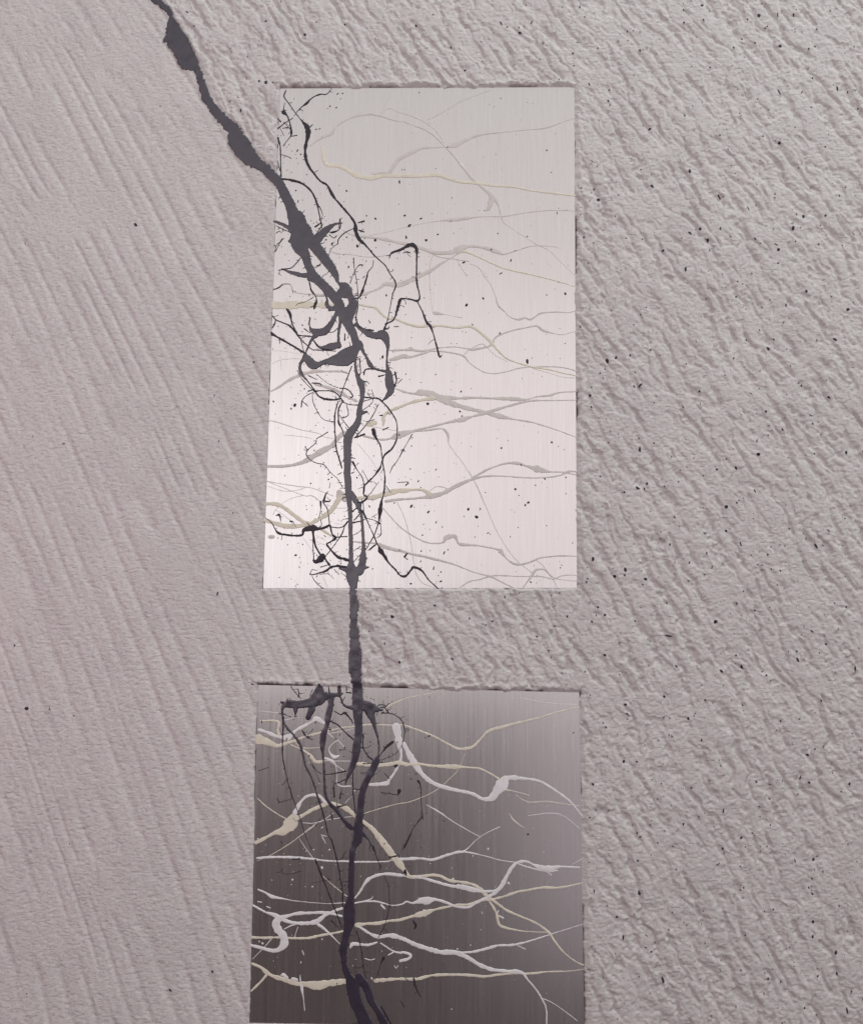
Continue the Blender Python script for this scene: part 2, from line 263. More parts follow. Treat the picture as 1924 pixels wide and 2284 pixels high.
    '-227.8,240.3,1.7 -226.9,215.3,1.7 -225.1,196.9,2.3 -225.0,191.1,4.0',
    '-233.2,258.7,2.3 -240.0,265.4,1.7',
    '-227.7,162.0,1.3 -220.8,150.5,1.3 -205.6,138.2,1.3',
    '-185.7,175.7,1.3 -176.4,165.8,1.3',
    '-213.5,270.6,2.3 -211.6,260.6,1.7 -216.5,255.5,1.7',
    '-212.8,165.5,1.3 -194.7,167.3,1.0',
    '-211.5,179.6,2.3 -196.7,183.9,1.3',
    '-231.1,167.0,1.3 -227.9,174.5,1.3 -218.0,172.9,1.0',
    '-100.0,376.5,2.4 -113.1,355.9,2.4 -129.6,338.8,2.4',
    '-135.7,304.9,2.4 -137.2,291.4,3.4 -130.4,283.9,5.0 -121.7,264.7,1.7 -111.4,243.0,2.7 -104.5,226.3,3.0 -101.1,221.3,3.0 -97.7,213.0,10.0 -89.2,201.4,6.3 -80.7,188.1,4.0 -69.0,176.6,3.6 -58.9,165.1,4.3 -49.0,163.5,5.3 -39.1,174.4,4.0 -33.0,180.6,4.9 -17.3,174.0,3.6 -3.7,156.1,2.7 14.4,139.5,2.2',
    '-152.1,288.0,3.0 -142.3,296.5,2.7',
    '-148.5,271.2,2.3 -138.7,283.0,2.3',
    '-150.1,266.1,4.0 -135.1,269.6,2.3 -125.2,274.7,1.7',
    '-125.2,274.7,1.3 -111.8,271.5,1.3 -99.2,264.9,3.7',
    '-105.4,283.3,1.3 -115.3,276.5,1.0',
    '-102.9,345.8,1.3 -114.4,328.8,1.3 -124.2,316.9,1.7',
    '-98.4,266.5,1.3 -96.5,248.1,1.7 -98.1,241.4,1.7 -106.3,236.3,1.3',
    '-104.5,226.3,2.0 -117.6,212.8,1.3',
    '-107.8,222.9,3.3 -120.9,212.8,1.7',
    '-89.4,339.2,1.3 -79.2,325.7,1.7',
    '-132.4,305.0,1.7 -130.4,284.8,2.0',
    '-300.3,278.3,1.3 -293.7,280.0,4.0 -290.0,266.6,1.0',
    '-271.7,267.6,3.7 -266.7,266.8,2.0 -261.5,256.8,1.3',
    '-149.1,210.9,1.3 -137.6,219.3,1.3',
    '-202.8,237.2,1.3 -206.2,240.5,1.7',
    '-66.3,90.8,1.0 -61.3,94.1,1.0',
    '-51.2,200.7,3.6 -45.6,207.5,2.2',
    '-52.3,201.8,1.8 -45.5,195.1,1.8',
    '-66.4,344.9,1.4 -46.0,346.3,1.8 -50.5,339.3,2.3',
    '-210.4,-242.8,3.1 -201.1,-268.3,3.1 -193.6,-292.1,2.8 -186.0,-320.9,2.4 -180.6,-327.7,2.7 -173.1,-351.3,2.7 -167.5,-373.2,2.7 -161.7,-401.6,2.0 -157.8,-423.3,2.7 -157.4,-446.7,2.4',
    '-276.3,-103.5,4.6 -275.7,-126.1,3.2 -275.8,-157.3,2.4 -274.3,-181.5,2.4 -267.4,-210.7,1.7 -257.7,-243.2,2.1 -246.5,-272.1,2.1 -237.2,-295.8,2.1 -231.5,-314.4,1.4 -226.0,-326.4,1.4 -216.8,-344.9,1.4',
    '-282.7,-98.3,2.5 -278.3,-98.3,2.1',
    '-278.8,-77.4,5.3 -281.5,-75.6,1.8',
    '-89.7,-95.0,2.8 -72.0,-96.6,1.8 -56.0,-105.2,2.1 -48.7,-119.1,2.1 -47.6,-138.2,1.4 -53.6,-157.3,1.0 -67.5,-172.9,1.0 -90.3,-181.7,1.4',
    '-91.7,-84.6,2.5 -84.6,-84.5,2.1 -76.7,-77.5,1.4',
    '-95.3,-80.2,2.5 -88.2,-80.2,1.8 -82.8,-83.6,1.4',
    '-84.5,-86.3,1.4 -77.3,-94.9,2.5',
    '-124.5,-137.0,2.8 -124.1,-159.6,2.4 -115.0,-175.0,2.8 -106.1,-181.9,3.8',
    '-157.7,-58.0,2.5 -148.8,-57.9,2.5',
    '-157.9,-48.4,2.1 -157.7,-57.1,1.8',
    '-191.7,-46.9,2.1 -189.6,-62.6,4.2',
    '-186.8,-111.5,2.8 -172.5,-118.3,2.5 -158.1,-132.1,2.5 -143.8,-144.1,3.1',
    '-180.1,-92.3,1.4 -167.6,-99.1,2.5 -160.6,-95.6,4.6 -149.7,-106.0,2.5 -144.3,-114.6,2.1',
    '-262.7,-47.5,1.8 -253.5,-59.6,1.4 -243.5,-69.2,1.4',
    '-249.3,-52.6,2.5 -247.3,-59.6,2.1 -248.0,-66.6,2.8',
    '-221.8,-52.4,1.8 -226.8,-64.7,1.4',
    '-218.6,-191.4,1.7 -207.7,-205.0,1.4 -191.8,-209.2,1.7 -172.5,-206.5,2.1 -156.8,-202.9,3.5',
    '-220.4,-190.5,1.4 -211.2,-208.5,1.0 -203.8,-223.9,1.0',
    '-142.6,-206.2,2.8 -142.1,-237.1,2.4 -139.0,-262.7,2.1 -134.9,-296.7,1.7',
    '-176.9,-249.4,4.2 -178.2,-228.8,1.4 -168.7,-223.6,2.1 -156.5,-218.4,1.7',
    '-163.2,-235.6,1.4 -166.4,-252.7,2.8',
    '-89.4,-241.0,1.7 -73.6,-243.4,1.4 -59.5,-245.0,2.1 -56.1,-238.1,9.0',
    '-93.9,-174.9,1.4 -81.8,-159.2,3.8 -69.6,-148.7,5.2',
    '-85.3,-157.5,2.1 -83.5,-164.4,1.7',
    '-276.6,-260.4,1.4 -254.0,-253.4,1.7',
    '-283.8,-253.6,1.4 -278.3,-261.3,1.0',
    '-319.4,-203.4,1.4 -301.1,-197.2,1.0',
    '-169.6,-268.1,3.5 -155.6,-264.6,2.1',
    '-171.4,-263.0,2.8 -170.4,-271.5,2.1',
    '-239.4,-129.3,2.5 -230.3,-141.4,2.4 -217.9,-145.6,1.4',
    '-142.1,-235.4,2.1 -128.1,-237.0,1.7',
    '-123.6,-188.9,2.4 -109.5,-188.8,1.7',
    '-84.6,-205.8,1.4 -74.0,-216.0,2.1',
    '-169.8,-164.2,1.7 -157.5,-163.3,1.4',
    '-210.8,-304.1,1.0 -199.0,-283.6,1.0',
    '-181.6,-280.1,2.4 -179.6,-290.3,3.8',
    '-105.7,-209.4,1.4 -96.9,-205.9,1.0',
    '-128.6,-206.1,1.0 -109.3,-204.3,1.4',
    '-209.4,-363.4,3.1 -200.3,-385.2,3.8 -189.3,-410.2,2.4 -176.6,-440.2,2.4 -165.7,-465.0,2.7 -158.4,-484.9,2.0',
    '-103.7,-339.0,3.8 -96.4,-357.5,2.1 -89.2,-375.9,1.7 -91.7,-382.6,1.0',
    '-82.1,-389.3,1.4 -73.1,-414.3,1.0 -72.6,-451.0,1.4 -80.8,-480.9,1.4 -90.9,-500.9,2.0',
    '-130.7,-489.6,2.0 -123.4,-516.0,2.0 -117.6,-550.5,1.3 -112.1,-575.0,1.3',
    '-32.5,-316.4,1.0 -42.8,-333.4,1.4 -51.3,-348.7,1.0',
    '-251.2,-363.7,1.7 -239.0,-362.0,3.1',
    '-72.1,-358.9,2.4 -63.4,-357.2,1.7 -54.7,-355.4,2.1',
    '-45.7,-384.0,3.4 -40.4,-390.6,2.0',
    '-111.3,-515.9,1.7 -101.0,-510.9,1.3',
    '-269.9,-379.0,1.0 -267.9,-389.1,1.4 -248.8,-388.1,1.4 -235.0,-383.8,1.0',
    '-162.5,-363.0,1.7 -152.3,-346.1,1.0',
    '-180.9,-398.4,1.0 -213.7,-405.4,1.0',
    '-177.6,-471.8,2.4 -163.6,-484.9,1.7',
    '-162.8,-524.5,1.7 -155.8,-529.4,2.4',
    '-27.9,-470.5,3.0 -22.4,-478.8,5.2 -25.6,-485.2,2.1',
    '-13.2,-284.7,2.6 -30.7,-308.6,1.3 -37.2,-323.7,3.1 -45.9,-343.1,1.7',
    '-73.3,-358.3,2.2 -59.0,-355.0,2.2',
    '-43.2,-381.5,4.8 -40.9,-390.1,2.2',
    '-41.0,-571.0,2.1 -36.6,-575.1,2.1',
    '-25.8,-570.9,3.0 -22.4,-585.4,3.0 -12.4,-604.0,1.7',
    '-49.3,-610.5,1.7 -42.7,-620.8,2.1',
    '-83.9,-621.1,3.4 -66.1,-650.6,3.0',
    '-20.5,-220.0,4.4 -15.9,-230.9,1.8 -14.5,-261.3,1.3 -10.9,-289.3,1.8',
    '-80.8,-536.6,4.5 -86.2,-548.2,1.5 -90.6,-564.2,1.3 -96.0,-574.8,1.4',
    '-133.4,-553.9,1.8 -122.3,-553.8,1.5 -115.0,-548.4,0.9',
]
GREY = [
    '-125.0,976.6,6.3 -106.6,977.8,7.6 -92.3,977.9,8.4 -83.8,989.0,8.2 -72.2,1006.5,9.7 -51.1,1019.2,8.7 -22.9,1031.9,6.8 3.1,1033.4,3.4 24.4,1034.8,3.4 38.6,1037.4,12.2 62.2,1048.9,8.8 92.9,1061.7,6.8 137.9,1067.1,3.4 185.4,1072.6,3.4 228.1,1078.0,4.9 256.6,1089.5,3.4 285.7,1099.4,2.4',
    '-251.4,1035.1,4.2 -231.2,1050.5,5.1 -208.7,1061.6,6.4 -196.7,1079.2,4.2 -166.1,1097.0,5.1 -135.3,1103.8,6.4 -108.4,1099.6,6.0 -83.5,1091.1,4.3 -63.7,1088.0,3.4 -28.0,1074.5,3.9 -1.8,1059.6,4.9 19.7,1037.3,4.9 36.3,1019.9,5.8 53.0,997.6,5.8 76.6,968.0,7.3 97.9,948.4,7.2 116.7,931.2,10.6 128.5,911.6,4.8 135.5,887.0,3.4 140.2,874.8,2.9 156.5,862.7,1.9 184.5,843.4,1.9 207.8,828.9,2.4 231.1,817.0,1.9 254.3,792.8,1.4 280.8,766.4,1.4',
    '-108.4,1104.0,1.7 -94.1,1116.2,1.7 -75.8,1109.3,2.4 -44.9,1099.5,2.9 -18.6,1085.9,2.9 2.9,1069.7,2.9 19.6,1042.3,2.9',
    '-16.3,1090.9,1.5 5.0,1102.5,2.4 26.3,1115.3,2.0 52.3,1131.9,2.0 90.4,1148.7,2.0 114.2,1157.8,1.5',
    '-106.4,1108.4,1.3 -98.4,1126.1,1.1 -88.4,1154.8,1.1',
    '116.7,928.8,14.5 112.0,909.0,9.6 105.0,899.1,2.9',
    '-145.3,842.5,2.1 -100.7,851.4,1.2 -60.2,862.4,1.2 -23.6,871.2,1.3 11.3,877.4,2.9 48.8,881.4,9.6 91.0,886.7,2.9 137.8,888.3,3.4 184.7,896.1,2.9 227.0,901.4,2.9 266.9,901.7,2.4 282.1,900.6,1.4',
    '-183.0,855.9,1.8 -163.9,847.0,3.5 -143.1,843.5,7.1 -122.3,841.9,7.1 -96.3,837.6,7.8 -70.4,831.5,7.8 -49.0,826.7,10.5 -23.3,819.6,9.5 2.5,811.3,9.5 32.8,811.6,9.5 53.8,820.3,16.7 72.4,825.3,7.2 95.8,823.1,7.2 114.4,818.4,9.5 128.4,813.6,10.5 140.1,808.9,5.7 163.4,816.4,3.3 196.2,826.4,2.9 226.5,826.7,2.4 247.5,824.4,1.9',
    '-23.3,819.6,3.3 9.5,802.9,3.3 39.9,798.3,3.3 70.2,793.7,3.8',
    '-274.9,725.9,3.1 -247.3,722.6,3.8 -213.1,722.8,3.5 -141.1,723.5,7.0 -129.1,727.1,5.9 -106.9,736.2,5.9 -95.1,745.2,10.5 -69.3,743.7,12.2 -48.2,751.5,11.8 -25.1,763.8,10.4 -1.9,776.1,8.5 16.6,789.6,5.7 35.2,800.7,3.3 53.8,813.0,4.8',
    '0.2,807.7,1.4 -6.7,788.2,1.9 -7.5,754.3,1.9 -6.2,731.6,1.9 -1.2,690.8,1.4 5.8,686.1,9.4 26.6,682.7,1.4 56.7,676.9,2.8',
    '46.9,795.9,1.4 56.3,779.0,1.9 66.8,764.6,3.3',
    '72.5,788.9,1.9 91.2,779.3,2.4 102.9,760.0,2.4 114.5,744.7,1.9 123.8,720.7,2.4 128.4,703.9,4.7 140.0,692.0,3.3 151.6,680.1,3.8 167.7,674.3,5.6 181.6,678.0,4.2 190.9,674.5,5.6 202.5,680.6,4.2 214.1,687.8,4.7 241.9,690.5,3.3 267.3,689.5,2.4 281.7,693.2,2.4',
    '-206.3,812.4,2.8 -190.7,807.1,3.2 -164.8,805.5,2.5 -138.9,801.3,2.1 -113.1,801.5,2.5 -87.3,806.2,1.8',
    '-83.5,609.0,5.6 -46.7,610.5,6.1 -23.6,608.3,7.0 -5.2,610.9,4.7 10.9,614.6,3.3 40.8,617.2,2.8 68.5,613.9,3.3 77.7,612.8,8.4 103.1,616.5,4.2 116.9,623.8,5.6 121.5,634.5,5.2 133.0,643.0,4.2 156.1,651.5,3.3 183.9,657.7,3.8 204.7,661.5,4.2 216.2,653.2,7.0 234.6,647.4,3.3 255.4,644.0,2.3 282.0,651.4,2.3',
    '-49.0,610.5,3.7 -43.2,612.4,12.2 -37.4,609.4,3.7',
    '-83.2,590.1,7.0 -69.5,593.7,9.3 -58.0,597.4,10.7 -41.9,596.3,4.7 -19.0,603.6,5.1 -0.6,608.5,4.2 29.4,606.4,3.7 59.4,599.6,4.2 73.2,584.3,2.8 98.6,568.0,3.3 119.2,563.9,2.8 146.8,568.4,2.8 172.1,575.7,3.3 204.3,578.3,3.3 241.1,578.6,3.3 266.3,575.3,3.7 283.5,569.5,3.3',
    '60.5,600.8,1.9 73.1,612.7,2.3 96.1,623.6,2.3 107.7,615.4,1.9 123.8,600.1,1.9 146.8,588.5,1.4',
    '197.4,574.7,2.3 229.5,565.5,1.4 257.0,557.5,1.4 278.8,556.5,1.9',
    '-71.0,531.2,3.2 -50.3,524.3,5.6 -34.2,522.1,7.0 -20.5,524.6,16.2 0.1,520.1,18.5 18.5,510.8,18.5 41.5,501.7,13.9 69.0,493.7,11.6 98.7,486.9,9.2 114.7,482.4,9.2 135.3,477.9,11.5 160.4,472.3,4.6 194.6,466.7,4.2 228.8,456.5,3.2 258.4,446.3,3.2 282.2,437.2,2.3',
    '18.5,515.5,11.6 46.0,513.4,8.3 80.3,514.9,5.6 114.7,514.0,5.1 158.2,513.2,11.6 183.4,512.2,4.6 206.3,518.3,3.7 229.2,520.8,5.6 249.9,526.9,3.2 281.5,529.0,3.2',
    '281.3,511.9,2.8 240.6,510.8,3.2 194.8,510.0,4.6 167.3,503.9,6.0 137.6,495.4,6.5 103.3,484.6,8.3 78.2,477.4,5.5 59.9,471.4,11.5 32.5,465.4,5.5 0.6,457.0,5.5 -31.2,448.6,5.5 -60.8,440.2,18.4 -82.3,431.8,5.1 -102.5,429.9,5.1 -132.9,436.5,5.1',
    '-31.2,446.2,2.3 -3.9,449.9,5.5 18.9,452.5,3.7 28.1,445.6,9.2 31.6,436.3,4.6 32.8,422.4,1.8 46.6,401.7,1.8 55.7,390.8,1.8 78.5,356.5,2.3 92.2,329.1,2.7 112.6,281.3,1.8 128.4,247.4,1.8 150.8,211.4,1.8 168.8,191.2,1.8 193.4,172.3,1.8',
    '-318.1,375.1,6.1 -291.3,375.3,7.4 -266.2,378.9,8.5 -246.2,385.9,10.8 -229.7,396.3,13.5 -213.1,406.7,13.6 -194.8,417.1,11.9 -183.3,432.6,10.2 -170.1,443.0,8.5',
    '-319.0,465.9,2.4 -302.0,462.6,2.7 -281.6,455.9,2.4 -254.4,447.5,2.0 -220.6,440.9,1.7 -210.3,434.1,1.7 -191.7,430.8,1.7',
    '-289.5,436.9,1.0 -262.5,435.4,1.4 -233.8,430.5,1.0',
    '-315.4,580.4,1.0 -300.3,587.5,1.7 -280.0,590.3,1.7 -261.3,590.5,1.7',
    '-316.1,606.7,1.0 -288.9,605.2,1.0 -263.2,600.1,1.0',
    '-299.4,586.7,1.0 -297.2,568.4,1.0',
    '-231.2,539.3,4.1 -209.1,534.3,8.6 -185.2,525.8,8.6 -168.0,515.5,8.6 -149.3,507.0,6.8',
    '-315.6,524.7,4.1 -300.6,533.5,5.8 -283.9,545.8,7.6 -267.2,554.7,6.9 -247.0,561.8,6.9 -230.1,565.4,7.6 -209.7,565.6,5.9 -186.0,565.8,5.9 -169.0,564.2,4.1',
    '-144.4,421.0,1.7 -115.3,385.3,1.0 -94.6,348.1,1.0',
    '-138.3,458.8,1.7 -99.4,452.2,1.4 -69.0,447.3,1.4',
    '-318.9,345.7,1.7 -292.0,340.9,1.7 -258.4,336.1,2.0 -231.6,332.9,1.7 -208.0,324.6,1.7 -191.1,318.0,2.4',
    '-318.9,345.7,2.0 -290.2,334.1,1.7 -268.2,325.8,1.7 -244.6,317.6,2.0 -231.2,317.7,2.4 -216.0,307.7,2.0',
    '-317.0,335.6,1.3 -286.6,326.5,1.7 -259.9,328.4,2.0 -245.0,333.6,1.7',
    '-178.7,324.9,13.5 -175.2,318.1,21.8 -167.6,311.4,15.1',
    '-289.3,302.0,1.3 -271.2,312.3,1.3 -248.0,318.4,1.7',
    '-305.4,280.0,1.7 -300.7,290.1,1.7 -290.9,300.3,1.7',
    '-204.1,301.0,1.3 -184.0,294.4,1.3 -163.9,294.6,1.3',
    '-310.9,237.1,8.3 -304.2,237.2,9.3',
    '-221.1,240.4,1.3 -204.3,232.1,1.3',
    '-222.5,228.7,1.3 -204.1,222.1,1.3',
    '-299.0,288.4,1.3 -283.7,278.4,1.7 -268.4,266.8,1.7',
    '-186.7,264.1,1.0 -170.0,262.6,1.0',
    '-207.8,162.2,1.0 -195.7,138.3,1.0',
    '-246.0,235.1,1.0 -230.5,213.6,1.0',
    '-88.6,308.1,6.8 -66.0,311.7,6.8 -32.1,314.3,5.9 1.7,319.2,10.0 24.3,326.2,10.0 46.9,339.0,9.1 69.5,349.5,6.8 85.3,355.4,6.8 105.7,359.0,5.0 137.5,359.7,3.2 178.3,356.9,3.2 216.8,357.2,3.2 246.3,361.3,4.6 264.5,369.5,5.5 280.4,369.7,3.2',
    '78.5,355.3,5.5 92.1,363.5,5.5 114.8,375.2,4.6 144.3,384.7,4.1 167.0,384.8,7.8 182.9,380.4,5.5 206.7,373.7,16.0 228.2,369.2,4.6 255.4,368.3,3.7 279.9,363.2,3.2',
    '-93.8,295.2,2.7 -73.5,271.8,2.7 -60.0,258.5,3.3 -42.7,245.9,3.6 -13.3,230.3,3.6 7.0,227.1,3.6 22.7,229.5,4.5 29.4,238.6,11.3 45.1,241.0,9.0 51.9,228.6,5.4 60.9,225.3,7.7 92.4,223.3,4.5 126.1,216.8,4.5 134.0,212.4,11.7 141.9,202.3,4.0 155.3,191.1,5.4 168.8,187.9,5.4 186.7,191.4,4.9 209.2,200.6,4.5 227.2,203.0,3.6 249.6,205.4,3.6 279.3,204.5,3.1',
    '-147.8,229.3,4.0 -126.1,226.9,5.0 -106.2,226.3,5.0 -89.5,219.7,10.0 -66.1,213.2,8.3 -60.3,213.0,6.8 -37.8,206.4,6.7 -10.8,201.0,5.4 20.7,193.4,6.3 47.7,185.7,4.0 81.3,172.5,3.6 114.9,163.8,4.5 137.3,152.8,3.6 165.3,139.6,3.1',
    '56.8,143.2,3.1 74.7,154.6,3.1 92.6,158.1,3.1 114.9,165.0,4.0 137.3,166.3,3.6 170.9,164.8,3.1 211.2,165.1,3.1 233.6,160.3,3.6 249.3,166.1,2.7 267.3,168.5,2.7 281.8,167.5,2.2',
    '175.3,142.0,1.8 193.3,166.7,5.4 202.3,178.0,5.4 218.0,178.2,5.4 226.9,169.3,3.6 242.6,160.4,2.2 281.7,156.3,1.8',
    '202.4,196.0,2.2 213.6,187.1,2.2 224.7,171.5,2.7 235.8,155.9,2.2 240.7,145.8,1.8',
    '-67.1,307.2,1.8 -54.4,282.2,1.8 -45.0,252.7,1.8 -37.9,221.1,1.8 -33.1,189.6,1.8 -28.4,169.4,1.8 -17.0,151.6,2.2 9.9,140.6,1.8',
    '-5.1,328.3,1.8 8.4,337.5,2.7 24.2,336.5,2.3 31.1,333.1,3.2',
]
CREAM = [
    '-226.6,1030.9,7.6 -224.1,1009.2,7.6 -217.6,994.1,6.3 -195.0,992.2,8.4 -176.4,983.7,9.3 -153.6,970.9,10.5 -126.9,966.8,9.2 -102.4,971.4,8.4 -61.4,971.7,7.6 -27.0,972.1,8.7 5.9,974.8,8.2 27.2,967.6,8.7 53.1,960.4,6.3 90.8,957.0,5.8 126.1,952.3,4.8 161.4,950.1,4.3 196.7,943.0,4.3 236.6,938.4,4.8 283.6,932.7,4.3',
    '-319.6,699.7,17.4 -291.3,699.1,15.7 -265.7,701.1,15.7 -240.0,701.3,13.9 -212.6,699.8,10.5 -197.2,699.9,7.0',
    '-147.5,702.1,5.2 -128.7,698.7,5.2 -113.2,695.3,5.9 -102.8,684.7,5.9 -88.9,674.2,4.2 -75.1,673.4,4.7 -51.9,664.1,5.6 -28.7,658.3,5.2 -7.9,659.6,5.2 17.5,659.9,5.2 45.3,656.5,4.7 73.0,659.1,6.1 89.2,650.9,6.1 105.4,636.8,6.1 116.9,625.0,5.6 128.4,610.8,4.7 144.5,595.5,3.7 162.9,587.4,3.7 195.1,578.2,3.7 229.5,572.6,3.3 257.1,565.8,3.3 282.3,561.2,2.8',
    '53.8,815.4,9.5 72.5,810.7,4.3 102.8,796.4,4.3 140.1,779.7,3.8 179.6,770.4,3.8 219.1,761.0,3.3 253.9,751.7,3.3 281.7,743.5,2.4',
    '-96.1,457.4,3.4 -94.6,466.0,7.5 -94.7,476.4,6.8 -83.0,486.8,5.8 -66.2,493.9,6.2 -40.9,504.5,6.9 -20.4,509.3,6.9 0.2,513.0,9.3',
    '-321.0,301.7,7.4 -297.6,300.2,8.4 -279.0,290.3,8.4 -263.7,278.6,8.4 -243.4,265.3,8.4 -230.0,263.8,6.7',
    '-320.1,269.7,10.0 -299.9,263.2,8.4 -279.8,258.3,10.0 -259.8,258.5,8.4 -238.3,262.0,8.4 -223.4,268.9,8.4 -203.7,280.8,10.0 -192.2,291.0,10.1 -182.5,306.2,10.1 -176.0,316.4,10.1',
    '-147.6,313.3,6.7 -130.9,315.1,8.4 -114.2,315.3,10.1 -89.2,322.2,11.8 -64.2,329.2,11.8 -54.9,329.0,11.4 -36.8,331.4,5.5 -16.5,330.5,6.8 -2.8,322.6,11.4',
    '-213.1,252.2,3.3 -203.0,247.2,6.7 -192.9,240.6,5.0',
    '-124.9,460.6,11.9 -111.4,463.3,10.2',
    '-322.0,-145.6,21.0 -304.2,-150.6,14.0 -286.4,-157.4,7.0 -272.4,-153.8,7.0 -254.9,-148.5,5.2 -237.4,-141.4,4.9 -205.8,-132.5,4.2 -188.2,-128.9,3.2 -167.1,-123.5,3.5 -142.4,-120.7,3.2 -124.8,-117.9,3.2 -96.5,-116.9,3.2 -61.1,-118.3,2.5 -50.7,-117.2,3.1 -23.7,-125.8,4.0 10.1,-138.7,4.0 34.9,-151.7,3.6 55.1,-160.4,4.9 79.7,-156.9,6.7 95.4,-142.4,4.4 111.0,-126.9,5.3 138.0,-119.0,6.7 167.2,-111.0,4.5 201.0,-103.0,3.6 234.8,-92.7,3.1 281.0,-81.3,2.2',
    '-317.7,-112.5,3.5 -300.0,-110.7,3.2 -284.0,-114.0,5.3 -285.4,-129.7,5.3 -279.7,-141.8,5.2',
    '-137.7,-189.0,6.3 -109.5,-191.4,7.0 -97.2,-191.3,7.0 -77.8,-190.2,7.0 -56.7,-186.6,8.7 -43.1,-189.6,7.5 -16.3,-189.4,5.3 10.5,-192.5,4.9 41.8,-193.3,8.8 66.4,-194.2,4.0 93.2,-196.2,3.5 111.1,-203.7,3.5 131.2,-215.5,4.0',
    '-319.9,-333.9,6.9 -302.7,-325.3,6.9 -285.6,-315.9,8.6 -271.7,-313.2,15.5 -264.8,-307.9,25.8 -254.6,-296.0,25.8 -251.3,-289.2,17.2 -240.9,-287.4,8.6 -216.7,-273.6,6.9 -195.9,-264.9,8.6 -185.5,-261.4,6.9 -171.4,-264.7,6.9 -153.7,-271.4,8.6 -136.0,-284.8,8.6 -121.8,-294.9,6.9 -105.9,-306.7,8.6 -97.0,-316.9,12.0 -84.6,-332.1,13.7 -68.7,-352.2,13.7 -54.5,-368.9,13.7 -43.9,-382.3,8.5 -36.5,-392.1,7.4 -21.0,-393.1,6.5 5.4,-389.7,5.2 23.1,-391.7,5.2 38.6,-399.0,5.2 62.8,-402.0,5.2 82.7,-406.1,6.5 95.9,-414.5,7.8 107.0,-425.0,6.5 124.6,-437.6,4.7 146.5,-452.2,4.3 177.2,-464.6,3.9 201.3,-475.0,3.9 221.0,-489.5,5.2 231.8,-504.2,3.9 247.0,-522.9,3.0 268.7,-539.4,2.6 283.9,-546.6,2.6',
    '-130.9,-479.7,8.5 -111.9,-477.0,5.1 -91.2,-476.0,6.8 -74.0,-471.8,5.1 -53.3,-469.9,5.1 -29.1,-463.1,5.6 -7.2,-457.6,12.9 12.5,-451.1,4.7 36.7,-445.7,4.3 54.2,-442.4,4.7 76.2,-441.1,4.7 96.0,-433.6,4.3 115.8,-432.4,4.3 142.2,-425.8,4.8 164.2,-418.2,4.8 184.0,-414.9,4.3 210.5,-410.4,4.8 243.5,-410.1,3.9 284.4,-401.3,2.2',
    '-321.8,-502.7,5.1 -297.6,-503.3,4.7 -273.5,-502.3,4.4 -258.0,-503.0,4.7 -235.6,-503.7,4.7 -218.4,-502.7,5.1 -197.8,-498.4,4.7 -177.2,-494.9,4.4 -153.1,-489.8,3.4',
    '-320.4,-548.8,5.0 -304.7,-555.2,5.7 -292.4,-565.0,8.4 -278.5,-571.4,8.4 -261.3,-576.2,8.4 -240.5,-582.6,8.4 -219.9,-584.0,11.7 -199.3,-585.8,15.4 -182.2,-582.1,13.4 -166.8,-580.3,11.7 -151.5,-577.8,11.1',
    '-294.1,-568.3,5.7 -305.7,-581.4,4.4 -320.7,-596.2,4.3',
    '-94.9,-576.5,8.4 -72.6,-574.7,6.7 -51.9,-573.2,5.1 -19.2,-572.9,5.5 9.0,-566.5,5.5 46.1,-565.1,5.1 81.0,-565.9,5.1 102.8,-567.8,4.7 128.9,-564.5,3.8 155.1,-562.2,3.4 187.8,-562.0,3.8 220.6,-558.6,3.0 255.5,-557.3,2.1 283.9,-553.9,1.3',
    '-82.6,-84.2,5.4 -46.8,-68.4,2.7 -13.0,-61.4,2.2 20.7,-54.5,1.3',
    '149.0,-277.3,1.1 157.9,-290.2,3.5 175.6,-303.0,1.1',
    '-319.7,-253.9,1.7 -304.4,-267.4,2.1 -281.2,-282.6,2.1 -265.3,-291.0,2.4',
    '-120.3,-279.6,1.7 -85.5,-269.1,1.7 -59.3,-262.1,1.7 -33.5,-257.1,1.8 4.2,-241.6,1.8 28.6,-224.0,1.3 53.0,-199.8,1.3 66.3,-169.0,0.9',
    '140.1,-234.0,2.6 162.4,-238.1,1.8 186.9,-244.5,1.3',
    '162.4,-244.7,1.3 184.6,-256.4,1.8 218.0,-255.1,2.2 235.8,-257.1,1.8 280.3,-263.2,1.3',
    '-260.0,-155.5,2.4 -243.9,-162.2,2.8 -233.2,-167.3,4.2 -220.7,-177.6,7.0 -213.4,-186.2,7.0 -201.1,-186.1,5.2',
    '-254.9,-146.8,2.4 -238.7,-160.5,2.1 -205.2,-160.2,1.4',
    '111.4,-433.4,3.0 124.6,-454.5,5.2 130.1,-475.5,5.2 142.1,-481.8,4.7 166.2,-486.8,2.6 190.3,-488.7,1.7 221.0,-489.5,1.7',
    '-317.2,-366.8,1.0 -291.4,-355.6,1.4 -257.1,-335.1,1.7 -240.0,-322.3,1.7 -212.6,-302.6,2.1',
    '-198.4,-390.2,1.4 -179.0,-406.8,1.4 -159.6,-421.7,1.4',
]
